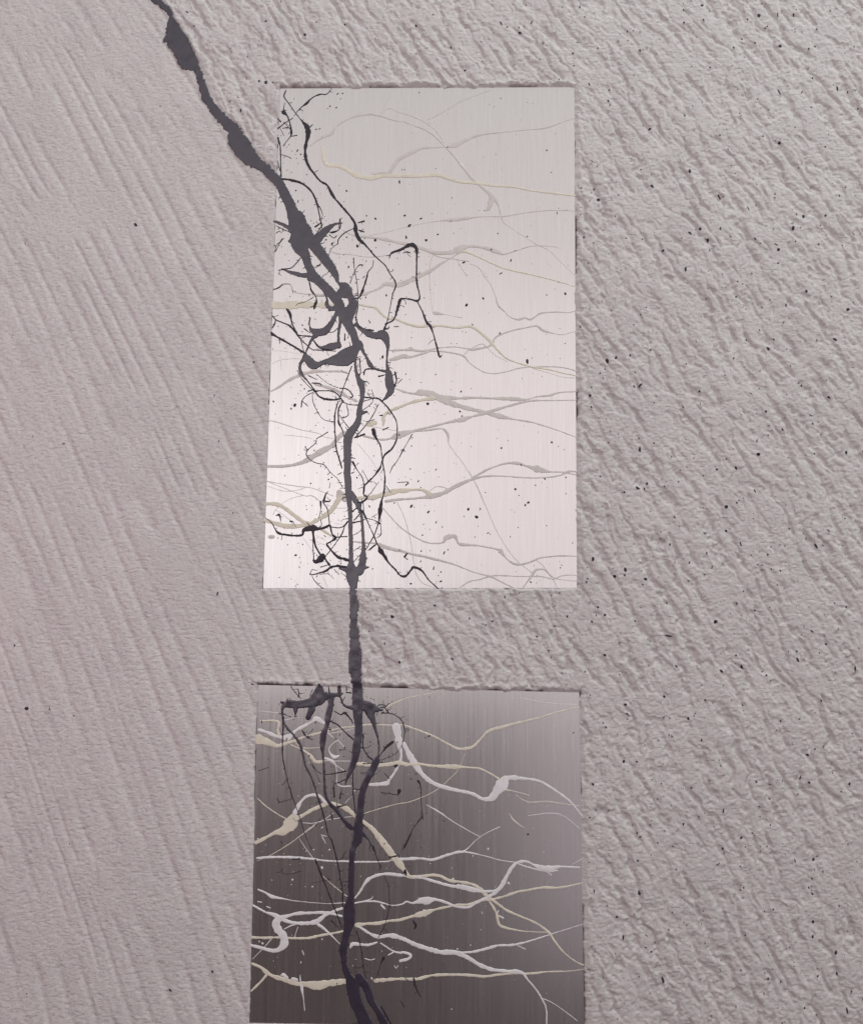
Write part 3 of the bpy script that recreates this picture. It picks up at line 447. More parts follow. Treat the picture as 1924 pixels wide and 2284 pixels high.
WHITE = [
    '-321.6,-128.2,5.3 -304.7,-133.3,7.0 -286.9,-140.1,7.0 -265.6,-141.7,10.5 -251.8,-129.4,5.3 -237.9,-121.5,7.0 -220.4,-111.8,5.3 -213.4,-106.5,10.5 -199.1,-115.1,5.3',
    '-322.7,-93.4,1.1 -286.3,-96.6,1.4',
    '-277.0,-110.5,1.4 -259.4,-106.9,1.4',
    '-273.8,-98.3,1.1 -259.5,-105.1,1.1 -245.3,-105.0,1.1',
    '-62.8,-120.9,15.8 -59.1,-138.3,15.7 -57.2,-152.1,10.5 -53.4,-169.4,4.2 -55.0,-184.9,5.2 -67.0,-207.4,5.2 -75.7,-219.4,5.2 -79.1,-224.6,7.6 -94.9,-226.5,7.6 -110.7,-227.4,5.2',
    '-48.0,-152.4,8.9 -36.6,-174.3,13.3 -25.2,-191.7,13.3 -13.9,-206.9,8.8 4.1,-222.0,8.8 26.4,-230.5,7.9 53.2,-236.8,6.6 80.0,-242.1,7.5 100.0,-251.7,6.6 116.7,-249.4,15.4 126.8,-236.3,19.8 137.9,-223.1,22.0 146.8,-213.2,12.4 178.1,-214.1,5.3 204.9,-218.2,4.9 229.3,-231.1,5.3 251.5,-246.1,4.8 267.0,-259.0,3.5 287.2,-284.8,2.6',
    '-196.0,-179.1,3.5 -183.5,-184.2,7.0 -176.4,-189.3,2.4 -172.5,-208.2,1.7 -172.2,-223.6,2.1 -165.0,-230.4,3.1 -145.7,-230.3,2.4',
    '-172.0,-145.2,2.1 -184.1,-154.8,1.7 -188.4,-161.8,2.1 -187.4,-168.7,2.8 -178.4,-177.3,7.0 -168.8,-174.6,2.8',
    '-172.0,-146.1,1.4 -159.3,-159.8,1.7',
    '-183.5,-186.8,1.4 -158.5,-202.9,1.4',
    '-195.9,-184.3,1.4 -148.3,-184.8,1.4',
    '-191.7,-132.4,1.8 -179.1,-142.7,1.0',
    '-189.9,-134.1,1.4 -167.0,-130.4,1.4 -144.1,-125.1,1.1',
    '-4.5,-263.3,1.8 22.3,-278.3,3.1 44.6,-293.2,1.8 71.3,-308.1,1.7 95.7,-320.8,1.3',
    '131.2,-302.2,2.2 109.0,-312.1,1.7 89.1,-325.2,1.3 71.4,-342.2,2.6 62.6,-347.6,3.9',
    '184.5,-281.3,0.9 222.3,-276.7,1.8 249.0,-280.8,1.3 281.0,-304.3,1.3',
    '169.6,-64.4,0.9 223.6,-74.0,1.1 279.9,-76.9,1.1',
    '-249.8,-280.6,10.4 -241.5,-263.5,7.9 -227.8,-249.8,6.2 -206.8,-247.9,5.2 -192.5,-261.4,6.9',
    '265.9,-368.4,0.9 285.9,-357.2,1.3',
    '-135.2,-431.5,2.7 -126.7,-421.4,4.1 -116.6,-404.6,6.8 -104.6,-394.5,6.1 -83.8,-388.5,5.1 -64.7,-389.1,6.1 -42.1,-391.5,5.1 -14.4,-394.1,5.2 12.1,-401.3,5.2 40.8,-408.6,5.2 62.9,-410.5,10.8 84.9,-415.6,10.8 102.5,-417.6,4.3 122.4,-416.4,5.2 133.4,-409.9,8.7 144.4,-390.7,7.4 153.3,-375.7,7.4 164.3,-366.0,6.5 179.8,-363.8,4.3 193.0,-369.0,4.3 206.3,-374.2,8.7 226.1,-376.2,10.9 243.8,-372.9,4.3 279.1,-373.7,2.6',
    '162.1,-367.1,3.0 188.6,-375.4,2.6 221.7,-381.6,3.0 239.4,-379.3,2.2',
    '215.1,-379.5,2.2 227.2,-387.9,1.7',
    '-317.4,-361.7,4.1 -293.0,-359.9,4.5 -266.9,-359.7,4.5 -246.0,-360.3,5.1 -214.7,-362.6,4.1 -188.5,-365.8,3.4 -152.0,-366.3,3.8 -134.6,-367.0,4.1 -101.5,-366.8,2.7 -75.4,-365.7,3.1 -65.5,-362.5,2.6 -43.4,-361.3,6.5 -16.9,-360.0,4.8 7.4,-361.9,5.2 36.1,-353.1,5.2 62.6,-347.6,4.8 100.2,-353.7,1.7 133.4,-362.0,1.7 164.3,-366.0,2.2',
    '-314.0,-417.9,3.4 -299.9,-423.6,3.1 -287.6,-430.2,6.8 -265.0,-434.2,2.7 -238.9,-438.2,1.4 -195.6,-441.6,1.0 -178.3,-441.8,1.4 -152.3,-440.0,2.7 -136.7,-440.7,3.4 -122.9,-438.1,3.4 -98.7,-437.1,3.4 -83.1,-440.3,3.7 -65.7,-444.3,2.7 -48.5,-441.7,3.1 -39.9,-437.4,3.4 -29.3,-439.9,3.5 -14.0,-435.5,10.8 -3.0,-435.4,15.1 12.4,-433.2,5.6 30.0,-437.3,5.2 49.8,-444.5,5.6 71.8,-446.5,5.2 87.2,-438.9,5.6 107.0,-429.2,6.5 122.4,-420.6,6.5 133.4,-412.1,4.3',
    '-122.9,-438.1,2.4 -105.7,-432.9,2.0 -102.3,-427.9,1.0',
    '-127.4,-481.3,6.8 -115.2,-489.5,6.1 -99.5,-497.6,6.8 -87.4,-500.0,8.4 -70.2,-497.4,8.4 -47.7,-502.2,8.4 -24.2,-512.5,8.6 2.1,-520.6,8.6 24.0,-525.7,9.4 50.3,-526.5,9.4 72.1,-534.7,8.5 94.0,-547.1,7.3 115.9,-555.2,7.2 142.0,-558.1,6.4 161.7,-559.0,8.5 174.7,-562.1,5.1 181.2,-571.4,3.4 196.4,-587.9,3.0 207.2,-604.3,3.0 215.8,-622.9,3.4 216.7,-649.6,2.5',
    '50.3,-526.5,5.1 80.9,-525.2,4.3 104.9,-519.8,6.4 129.0,-513.3,4.3 155.2,-512.1,4.3 188.1,-504.5,3.0 225.4,-492.7,2.1 256.1,-483.0,1.3 284.7,-474.3,1.1',
    '-142.2,-519.4,3.4 -137.2,-512.8,6.7 -125.1,-513.5,5.1 -109.6,-514.2,4.4 -94.2,-510.0,4.0',
    '-85.5,-510.8,1.3 -61.2,-525.3,2.1 -41.5,-527.2,4.3 -31.7,-531.3,5.1 -34.9,-537.6,5.6 -50.1,-541.9,6.0',
    '-61.2,-525.3,2.1 -72.1,-531.7,2.6',
    '-60.9,-550.4,1.7 -57.6,-554.5,1.7 -54.4,-550.3,1.7',
    '161.8,-512.0,1.7 178.2,-519.2,2.1',
    '207.2,-604.3,1.7 231.1,-614.5,1.3 272.1,-643.0,1.1',
    '130.1,-460.8,2.6 137.7,-464.9,3.0',
    '129.0,-452.3,2.6 125.7,-458.7,2.2',
    '-323.1,-516.7,5.7 -305.7,-520.7,6.1 -286.7,-525.5,6.7 -273.0,-523.7,10.1 -263.8,-513.8,15.2 -265.0,-500.6,16.9 -275.7,-487.4,18.6 -279.4,-477.5,18.6 -271.0,-469.2,11.9 -257.3,-464.1,6.8 -240.1,-459.8,6.1 -215.9,-458.8,5.4 -195.2,-457.8,5.8 -177.9,-459.3,5.8 -158.8,-464.1,4.1',
    '-321.8,-446.3,3.4 -298.9,-457.8,4.1 -283.3,-462.6,6.8 -271.0,-469.2,10.2',
    '-267.5,-470.8,6.8 -251.8,-475.7,6.1 -232.8,-477.2,6.8 -215.5,-476.2,7.4 -201.8,-471.9,8.5 -188.2,-461.9,5.8 -171.1,-454.3,5.1 -159.1,-450.0,5.1',
    '-205.2,-476.9,5.1 -194.7,-483.5,5.1 -182.4,-493.3,4.4 -171.8,-503.2,2.4 -161.3,-513.0,1.3',
    '-263.6,-487.3,2.4 -250.0,-480.6,3.4 -236.2,-478.0,3.4',
    '-320.6,-540.6,1.3 -300.6,-520.7,1.3 -287.2,-505.7,1.7',
    '-244.3,-500.4,1.7 -238.7,-483.8,1.4',
    '-232.7,-568.2,1.4 -231.8,-577.5,3.5 -229.4,-589.4,5.4 -226.2,-606.6,2.2 -222.9,-629.0,1.9',
    '-267.5,-568.5,2.7 -263.3,-567.8,6.8 -256.3,-572.4,5.4',
    '-246.5,-575.0,6.8 -238.1,-576.2,5.4',
    '-234.9,-317.9,1.4 -210.9,-299.0,1.4 -198.8,-293.8,1.4 -178.1,-280.1,1.7',
    '-237.1,-297.5,1.0 -216.1,-298.2,1.4 -198.8,-293.8,1.0 -172.6,-289.4,1.4 -139.5,-284.9,1.0',
    '-145.4,-249.1,1.4 -155.7,-261.1,1.4',
    '-239.9,-326.5,1.0 -229.1,-341.6,1.0 -214.7,-360.1,1.4',
    '-154.3,-425.8,2.0 -150.0,-428.3,2.4',
    '-114.4,-538.1,2.0 -104.0,-540.5,1.3 -98.0,-538.8,2.7',
    '-87.3,-510.7,1.7 -63.0,-525.4,1.7 -49.2,-528.6,2.7',
    '-313.3,-439.6,3.1 -307.2,-440.4,3.7',
    '-297.5,-447.8,2.0 -290.5,-450.2,2.0',
    '-229.9,-525.1,1.7 -227.1,-532.4,2.0',
    '-200.0,-319.4,1.7 -187.7,-321.9,1.4',
    '-198.1,-322.8,2.1 -190.9,-334.6,1.7',
    '-86.5,-443.5,3.4 -79.8,-449.8,3.0',
]
PANEL_MM = [[(-315.9, 1158.5), (284.5, 1166.7), (279.9, 142.8), (-321.1, 137.1)], [(-325.1, -44.2), (282.2, -53.5), (285.0, -657.1), (-323.4, -651.8)]]
VEIN_LINE = [(-626, 1468), (-574, 1348), (-544, 1289), (-486, 1201), (-446, 1114), (-388, 1018), (-295, 933), (-248, 811), (-174, 682), (-144, 501), (-152, 236), (-148, -20), (-131, -740)]
SPECKS = [
    (134,1140,2.5,0), (121,1122,1.7,0), (-32,1151,2.5,0), (26,1034,3.4,0), (227,1029,3.4,0), (236,982,2.4,0), (-70,959,4.8,0), (3,988,1.9,0), (-65,985,2.4,0), (-60,985,2.4,0),
    (36,926,2.4,0), (-71,912,1.9,0), (-59,888,4.3,0), (-26,882,4.3,0), (-49,867,5.7,0), (-55,843,4.8,0), (-15,837,5.3,0), (8,849,3.8,0), (34,877,2.9,0), (128,852,2.9,0),
    (187,846,2.9,0), (115,818,5.2,0), (154,796,4.3,0), (60,791,5.2,0), (134,769,4.3,0), (163,816,2.9,0), (249,752,2.4,0), (250,906,1.9,0), (247,896,3.4,0), (266,903,1.9,0),
    (51,786,1.9,0), (-88,827,2.4,0), (101,900,2.4,0), (40,852,1.9,0), (-93,721,3.3,0), (66,703,6.1,0), (99,717,4.7,0), (225,725,2.8,0), (262,728,5.2,0), (132,645,3.8,0),
    (78,663,3.3,0), (186,589,7.5,0), (261,626,2.3,0), (195,596,2.3,0), (65,647,1.9,0), (58,649,1.9,0), (36,624,1.9,0), (47,624,1.9,0), (6,561,2.8,0), (56,527,3.7,0),
    (76,533,1.9,0), (-52,562,1.9,0), (176,554,1.9,0), (54,487,4.2,0), (58,478,3.2,0), (24,481,1.8,0), (-9,502,6.0,0), (-64,439,3.7,0), (-40,417,2.3,0), (5,419,1.8,0),
    (127,434,1.8,0), (148,430,1.8,0), (135,415,3.7,0), (233,427,4.1,0), (246,419,1.8,0), (257,413,1.8,0), (76,417,1.8,0), (171,507,1.9,0), (-28,510,2.3,0), (-18,717,2.4,0),
    (233,427,4.1,0), (135,415,3.2,0), (257,413,1.8,0), (246,419,1.8,0), (-42,372,2.7,0), (8,371,3.2,0), (-26,348,3.6,0), (-15,365,1.8,0), (13,357,1.8,0), (173,382,3.7,0),
    (219,355,4.1,0), (201,342,2.7,0), (162,334,4.6,0), (169,322,2.3,0), (260,326,2.3,0), (187,308,5.0,0), (181,303,4.1,0), (104,327,2.3,0), (-72,305,3.2,0), (-39,299,5.9,0),
    (-6,288,5.0,0), (71,294,5.4,0), (94,295,3.2,0), (87,279,6.8,0), (63,280,2.3,0), (9,268,3.6,0), (21,259,2.7,0), (-15,264,2.3,0), (90,261,1.8,0), (167,259,2.3,0),
    (109,248,3.2,0), (113,246,2.3,0), (84,240,2.3,0), (152,241,2.3,0), (-17,243,3.2,0), (-3,254,1.8,0), (-2,213,2.3,0), (32,215,2.7,0), (25,209,4.5,0), (-19,212,3.2,0),
    (-20,192,3.1,0), (5,179,4.5,0), (19,172,3.1,0), (14,165,2.2,0), (191,154,3.6,0), (248,182,2.7,0), (251,187,1.8,0), (198,186,1.8,0), (19,154,4.5,0), (-38,149,3.6,0),
    (11,153,1.8,0), (21,142,2.2,0), (272,230,2.3,0), (222,263,2.3,0), (-61,213,3.2,0), (-21,336,2.3,0), (260,358,3.2,0), (-198,1147,3.8,0), (-188,1148,3.4,0), (-287,1135,2.1,0),
    (-213,1120,3.4,0), (-200,1117,3.4,0), (-240,1070,3.4,0), (-233,1071,3.0,0), (-288,1023,2.1,0), (-277,1024,4.2,0), (-270,1016,3.4,0), (-278,939,3.4,0), (-176,939,4.2,0), (-273,916,3.8,0),
    (-257,973,2.5,0), (-288,977,2.1,0), (-70,959,3.8,0), (-135,887,3.3,0), (-117,881,4.6,0), (-49,867,5.4,0), (-26,882,3.3,0), (-55,842,4.2,0), (-117,836,5.8,0), (-58,888,3.8,0),
    (-203,827,3.7,0), (-215,836,2.9,0), (-152,823,5.0,0), (-181,916,2.1,0), (-228,1054,1.7,0), (-299,1031,1.7,0), (-151,841,2.1,0), (-275,997,1.7,0), (-297,982,2.1,0), (-15,836,4.2,0),
    (-174,842,2.9,0), (-192,1136,2.1,0), (-218,1115,2.1,0), (-203,828,4.2,0), (-215,836,3.5,0), (-116,836,4.6,0), (-48,867,5.0,0), (-55,842,3.9,0), (-153,824,4.2,0), (-188,799,1.8,0),
    (-169,780,3.9,0), (-134,792,2.5,0), (-93,722,3.8,0), (-134,717,3.1,0), (-143,714,2.1,0), (-98,596,4.5,0), (-165,759,2.8,0), (-246,721,3.8,0), (-296,804,2.1,0), (-288,792,2.1,0),
    (-88,827,1.8,0), (-115,820,2.1,0), (-65,753,1.8,0), (-78,606,2.4,0), (-272,610,2.1,0), (-315,610,2.1,0), (-306,656,2.1,0), (-232,685,1.7,0), (-292,677,1.7,0), (-186,675,1.7,0),
    (-138,839,2.1,0), (-174,841,2.5,0), (-311,504,3.8,0), (-276,490,3.8,0), (-275,497,1.7,0), (-269,497,6.8,0), (-251,530,3.1,0), (-257,537,2.1,0), (-229,407,3.1,0), (-215,400,2.4,0),
    (-194,354,3.0,0), (-200,350,3.4,0), (-210,383,2.7,0), (-216,376,2.7,0), (-287,390,1.7,0), (-235,342,2.4,0), (-285,357,2.0,0), (-300,451,1.4,0), (-307,479,1.7,0), (-99,595,4.8,0),
    (-220,573,2.4,0), (-145,354,3.4,0), (-42,372,2.7,0), (-94,377,2.4,0), (-64,440,3.7,0), (-40,418,2.4,0), (-99,574,2.1,0), (-200,469,2.0,0), (-223,482,3.1,0), (-260,202,4.7,0),
    (-247,223,2.7,0), (-276,222,2.3,0), (-290,159,2.3,0), (-285,357,2.0,0), (-241,291,2.3,0), (-253,180,2.0,0), (-219,202,2.7,0), (-112,177,2.7,0), (-39,149,3.6,0), (-39,299,4.4,0),
    (-120,298,3.7,0), (-72,305,2.7,0), (-295,235,2.3,0), (-234,342,2.4,0), (-124,199,2.0,0), (-223,363,1.7,0), (-42,372,2.4,0), (-267,156,1.7,0), (-261,152,1.3,0), (-316,-113,4.2,0),
    (-268,-145,5.9,0), (-215,-114,3.5,0), (-187,-127,4.6,0), (-228,-140,4.2,0), (-225,-175,4.2,0), (-308,-78,1.8,0), (-234,-53,1.8,0), (-211,-188,1.7,0), (-302,-182,1.7,0), (-169,-136,3.2,0),
    (-175,-144,2.8,0), (-62,-192,8.7,0), (-61,-149,3.5,0), (-159,-160,3.5,0), (-94,-202,2.4,0), (-34,-217,2.4,0), (-111,-149,3.1,0), (-253,-120,1.4,0), (-265,-303,1.4,0), (-161,-144,1.7,0),
    (-218,-304,2.1,0), (-1,-137,4.4,0), (184,-315,3.9,0), (-1,-65,1.8,0), (-8,-140,2.2,0), (-25,-207,2.6,0), (-60,-149,2.7,0), (-28,-260,2.2,0), (27,-310,1.7,0), (270,-129,2.7,0),
    (-34,-216,2.6,0), (-44,-107,1.8,0), (-82,-334,3.8,0), (-93,-325,2.7,0), (-99,-394,2.0,0), (-282,-387,1.7,0), (-219,-342,1.7,0), (-273,-333,3.1,0), (-165,-582,3.3,0), (-161,-581,2.0,0),
    (-289,-401,2.4,1), (-251,-400,4.1,1), (-253,-409,2.0,1), (-227,-412,2.0,1), (-214,-412,3.4,1), (-197,-378,5.1,1), (-302,-338,1.7,1), (-125,-393,2.0,1), (-259,-428,1.4,1), (-232,-546,3.4,1),
    (-194,-505,3.0,1), (-249,-386,1.7,1), (-309,-510,3.4,1), (-303,-513,4.4,1), (-184,-346,3.8,1), (-317,-327,3.1,1), (-309,-350,1.7,1), (-198,-306,3.1,1), (-213,-346,3.1,1), (-227,-349,2.4,1),
    (-102,-350,2.1,1), (-84,-525,2.0,1), (-137,-551,2.0,1), (-177,-552,1.3,1), (-171,-373,1.7,1), (-102,-573,4.4,1), (-134,-350,1.4,1), (-82,-448,4.4,1), (3,-369,2.2,1), (82,-355,2.6,1),
    (110,-342,4.4,1), (99,-456,3.4,1), (78,-513,2.6,1), (43,-377,2.2,1), (45,-396,4.3,1), (54,-520,3.4,1), (44,-625,2.5,1), (213,-347,2.2,1), (97,-486,2.1,1), (148,-403,5.2,1),
    (-18,-430,2.2,1), (-133,-189,5.9,1), (-126,-188,5.2,1), (-130,-245,4.5,1), (-139,-238,4.2,1), (-131,-239,2.4,1), (-205,-226,2.4,1), (-152,-245,1.7,1), (-199,-306,2.8,1), (-226,-188,1.7,1),
]

def parse(s):
    return np.array([[float(v) for v in p.split(',')] for p in s.split()]) / 1000.0
PANELS = [np.array(q) / 1000.0 for q in PANEL_MM]
FACE = 0.0025                     # the steel lies 2.5 mm behind the mean plaster face

def quad_d(q, x, z, jit=None):
    """signed distance to a convex quad given clockwise from top left; also the nearest edge"""
    best = np.full(np.shape(x), -1e9); which = np.zeros(np.shape(x), int)
    for i in range(4):
        p = q[i]; e = q[(i + 1) % 4] - p; e = e / np.hypot(*e)
        d = (x - p[0]) * -e[1] + (z - p[1]) * e[0]      # positive outside
        if jit is not None: d = d + jit[i]
        m = d > best
        which = np.where(m, i, which); best = np.where(m, d, best)
    return best, which

def resample(P, step):
    """Catmull-Rom through x,z,w"""
    if len(P) < 2: return P
    Q = np.vstack([2 * P[0] - P[1], P, 2 * P[-1] - P[-2]])
    out = []
    for i in range(1, len(Q) - 2):
        p0, p1, p2, p3 = Q[i - 1], Q[i], Q[i + 1], Q[i + 2]
        L = np.hypot(*(p2 - p1)[:2]); n = max(1, int(math.ceil(L / step)))
        for k in range(n):
            t = k / n
            v = 0.5 * (2 * p1 + (p2 - p0) * t + (2 * p0 - 5 * p1 + 4 * p2 - p3) * t * t + (3 * p1 - p0 - 3 * p2 + p3) * t ** 3)
            lo, hi = min(p1[2], p2[2]), max(p1[2], p2[2])
            v[2] = min(max(v[2], lo), hi); out.append(v)
    out.append(P[-1].copy())
    return np.array(out)

# ------------------------------------------------------------------ the wide dark paint: one distance field
GS = 0.0008
gx0, gx1, gz0, gz1 = -0.66, 0.02, -0.70, 1.43
GX = np.arange(gx0, gx1, GS); GZ = np.arange(gz0, gz1, GS)
NX, NZ = len(GX), len(GZ)
FIELD = np.full((NZ, NX), 0.05); OWNER = np.full((NZ, NX), -1, int); OWND = np.full((NZ, NX), 0.05)
GROUPS = list(NETWORK.keys())
NARROW = np.array([1, 1, 0.92])
def stamp(P, gi, k=0.0024):
    R = resample(P, 0.004)
    pad = 0.022
    i0 = max(0, int((R[:, 0].min() - R[:, 2].max() / 2 - pad - gx0) / GS)); i1 = min(NX, int((R[:, 0].max() + R[:, 2].max() / 2 + pad - gx0) / GS))
    j0 = max(0, int((R[:, 1].min() - R[:, 2].max() / 2 - pad - gz0) / GS)); j1 = min(NZ, int((R[:, 1].max() + R[:, 2].max() / 2 + pad - gz0) / GS))
    loc = np.full((j1 - j0, i1 - i0), 0.05)
    for a, b in zip(R[:-1], R[1:]):
        w = max(a[2], b[2]) / 2 + pad
        a0 = max(i0, int((min(a[0], b[0]) - w - gx0) / GS)); a1 = min(i1, int((max(a[0], b[0]) + w - gx0) / GS) + 1)
        b0 = max(j0, int((min(a[1], b[1]) - w - gz0) / GS)); b1 = min(j1, int((max(a[1], b[1]) + w - gz0) / GS) + 1)
        if a1 <= a0 or b1 <= b0: continue
        X, Z = np.meshgrid(GX[a0:a1], GZ[b0:b1])
        e = b - a; L2 = e[0] ** 2 + e[1] ** 2 + 1e-12
        t = np.clip(((X - a[0]) * e[0] + (Z - a[1]) * e[1]) / L2, 0, 1)
        d = np.hypot(X - a[0] - t * e[0], Z - a[1] - t * e[1]) - (a[2] + t * e[2]) / 2
        s = loc[b0 - j0:b1 - j0, a0 - i0:a1 - i0]; np.minimum(s, d, out=s)
    F = FIELD[j0:j1, i0:i1]
    h = np.clip(0.5 + 0.5 * (F - loc) / k, 0, 1)
    F[:] = F * (1 - h) + loc * h - k * h * (1 - h)
    m = loc < OWND[j0:j1, i0:i1]
    OWND[j0:j1, i0:i1][m] = loc[m]; OWNER[j0:j1, i0:i1][m] = gi
for gi, g in enumerate(GROUPS):
    for s in NETWORK[g]: stamp(parse(s) * NARROW, gi)
XX, ZZ = np.meshgrid(GX, GZ)
INPANEL = np.zeros(FIELD.shape)
for q in PANELS:
    INPANEL = np.maximum(INPANEL, sstep(0.001, -0.003, quad_d(q, XX, ZZ)[0]))
near = np.abs(FIELD) < 0.006
jag = np.zeros(FIELD.shape)
xn, zn = XX[near], ZZ[near]
jag[near] = fbm(xn / 0.0045, zn / 0.0045, 3, 3) * (0.0009 + 0.0024 * (1 - INPANEL[near])) + vn(xn / 0.03, zn / 0.03, 5) * 0.0006
FIELD = FIELD + jag
def field_at(x, z):
    fi = np.clip((np.asarray(x) - gx0) / GS, 0, NX - 1.001); fj = np.clip((np.asarray(z) - gz0) / GS, 0, NZ - 1.001)
    i = fi.astype(int); j = fj.astype(int); a = fi - i; b = fj - j
    v = (FIELD[j, i] * (1 - a) + FIELD[j, i + 1] * a) * (1 - b) + (FIELD[j + 1, i] * (1 - a) + FIELD[j + 1, i + 1] * a) * b
    out = (np.asarray(x) < gx0) | (np.asarray(x) > gx1) | (np.asarray(z) < gz0) | (np.asarray(z) > gz1)
    return np.where(out, 0.05, v)

# ------------------------------------------------------------------ plaster relief
VZ = np.array([p[1] for p in VEIN_LINE])[::-1] / 1000.0; VX = np.array([p[0] for p in VEIN_LINE])[::-1] / 1000.0
def plaster(x, z):
    """height of the plaster in front of y = 0, metres"""
    x = np.asarray(x, float); z = np.asarray(z, float)
    side = x - np.interp(z, VZ, VX)
    W = sstep(-0.01, 0.025, side + 0.006 * vn(z / 0.03, x * 0, 21))
    u = x + 0.44 * z + 0.067 * z * z + 0.006 * vn(x / 0.12, z / 0.12, 31) + 0.0025 * vn(x / 0.03, z / 0.03, 32)
    v = z
    # fine combed side: long thin grooves, small pits
    ur = u; u = x + 0.44 * z + 0.067 * z * z + 0.0035 * vn(x / 0.16, z / 0.22, 33) + 0.0007 * vn(x / 0.02, z / 0.03, 34)
    pl = u / 0.0405 + 0.55 * vn(u / 0.10, v / 0.60, 41) + 0.05 * vn(u / 0.03, v / 0.07, 42)
    fr = np.mod(pl, 1.0) - 0.5; cid = np.floor(pl)
    gl = -0.0032 * np.exp(-(fr / 0.19) ** 2) * sstep(-1.0, 0.35, vn(cid * 0.731, v / 0.10, 43) + 0.35 * vn(u / 0.02, v / 0.03, 48))
    gl += 0.0009 * np.cos(2 * math.pi * fr) * (0.6 + 0.4 * vn(cid * 0.37, v / 0.2, 49))
    n2 = vn(u / 0.011, v / 0.12, 44)
    gl += -0.0005 * np.exp(-(n2 / 0.16) ** 2) * sstep(-0.1, 0.5, vn(u / 0.04, v / 0.07, 40))
    gl += 0.0007 * vn(u / 0.05, v / 0.5, 45)
    gl += 0.0012 * np.minimum(0.0, fbm(x / 0.0080 + 0.5 * vn(x / .02, z / .02, 3), z / 0.0042, 46, 2) + 0.05) + 0.00035 * vn(x / 0.0044, z / 0.0042, 47)
    u = ur
    # dragged coarse side: flat islands with torn hollows between them
    wx = 0.007 * vn(x / 0.022, z / 0.022, 51); wz = 0.010 * vn(x / 0.022, z / 0.022, 52)
    # each drag mark: long soft ridge, steeper on its left flank, broken along its length
    ph = (u + 0.35 * wx) / 0.0370 + 0.55 * vn(u / 0.07, v / 0.10, 53) + 0.2 * vn(u / 0.02, v / 0.03, 50) + 0.17 * fbm(x / 0.009, z / 0.009, 38, 2)
    fq = np.mod(ph, 1.0) - 0.5
    saw = 1 - np.exp(-(np.where(fq < 0, fq / 0.11, fq / 0.19)) ** 2)
    amp = sstep(-0.55, 0.35, vn((u + wx) / 0.034, (v + wz) / 0.050, 54) + 0.5 * vn(x / 0.014, z / 0.018, 59))
    gr = 0.0052 * (saw - 1) * amp + 0.0006
    m = vn((u + wx) / 0.014, (v + wz) / 0.034, 60) + 0.5 * vn((u + wx) / 0.007, (v + wz) / 0.013, 55)
    gr += 0.0024 * sstep(-0.7, 0.05, m) - 0.0012 + 0.0014 * vn(u / 0.06, v / 0.16, 56)
    gr += 0.0021 * np.minimum(0.0, fbm(x / 0.0075, z / 0.0058, 57, 3) + 0.10) + 0.0007 * vn(x / 0.0044, z / 0.0042, 58)
    h = gl * (1 - W) + (gr + 0.0006) * W
    return h
PAINT_BASE = -0.0009
def wall_h(x, z):
    h = plaster(x, z)
    f = field_at(x, z)
    k = sstep(0.0022, -0.0004, f)
    h = h * (1 - k) + (PAINT_BASE - 0.0006) * k
    for pi, q in enumerate(PANELS):
        jit = [0.0032 * fbm(x / 0.009, z * 0, 61 + pi, 3) + 0.0034 * np.maximum(-0.15, vn(x / 0.026, z * 0, 65 + pi)), 0.0034 * fbm(z / 0.009, x * 0, 62 + pi, 3) + 0.0016 * vn(z / 0.05, x * 0, 66 + pi),
               0.0019 * fbm(x / 0.010, z * 0, 63 + pi, 3), 0.0019 * fbm(z / 0.010, x * 0, 64 + pi, 3)]
        d, e = quad_d(q, x, z, jit)
        slope = np.choose(e, [0.85, 0.50, 1.5, 1.6])
        # a rough lip left where the plaster was pressed round the plate
        lip = np.exp(-((d - 0.006) / 0.006) ** 2) * np.choose(e, [0.0050, 0.0024, 0.0008, 0.0008]) * (0.35 + 1.0 * fbm(x / 0.014, z / 0.010, 67, 2))
        # a dark slot left open here and there between plate and plaster
        lo, hi = ((-0.305, -0.185), (-0.330, -0.205))[pi]
        top = 0.0036 * sstep(lo, lo + 0.03, x) * sstep(hi, hi - 0.03, x) * (0.7 + 0.5 * vn(x / 0.02, z * 0, 68)) + 0.0022 * sstep(0.25, 0.6, vn(x / 0.035 + pi * 7, z * 0, 69))
        rgt = 0.0016 * sstep(0.1, 0.5, vn(z / 0.06, x * 0 + pi, 70)); lft = 0.0018 * sstep(0.2, 0.5, vn(z / 0.07, x * 0 + pi, 72)) * (1 if pi else 0.6)
        gap = np.choose(e, [top, rgt, x * 0, lft]) * sstep(0.004, 0.009, f)
        h = np.where(d < 0.03, h + lip * sstep(-0.001, 0.007, f), h)
        h = np.where((gap > 0.0004) & (d < gap), np.minimum(h, -FACE + (d - gap) * 6), h)
        h = np.minimum(h, -FACE + d * slope)
    return np.maximum(h, -0.03)

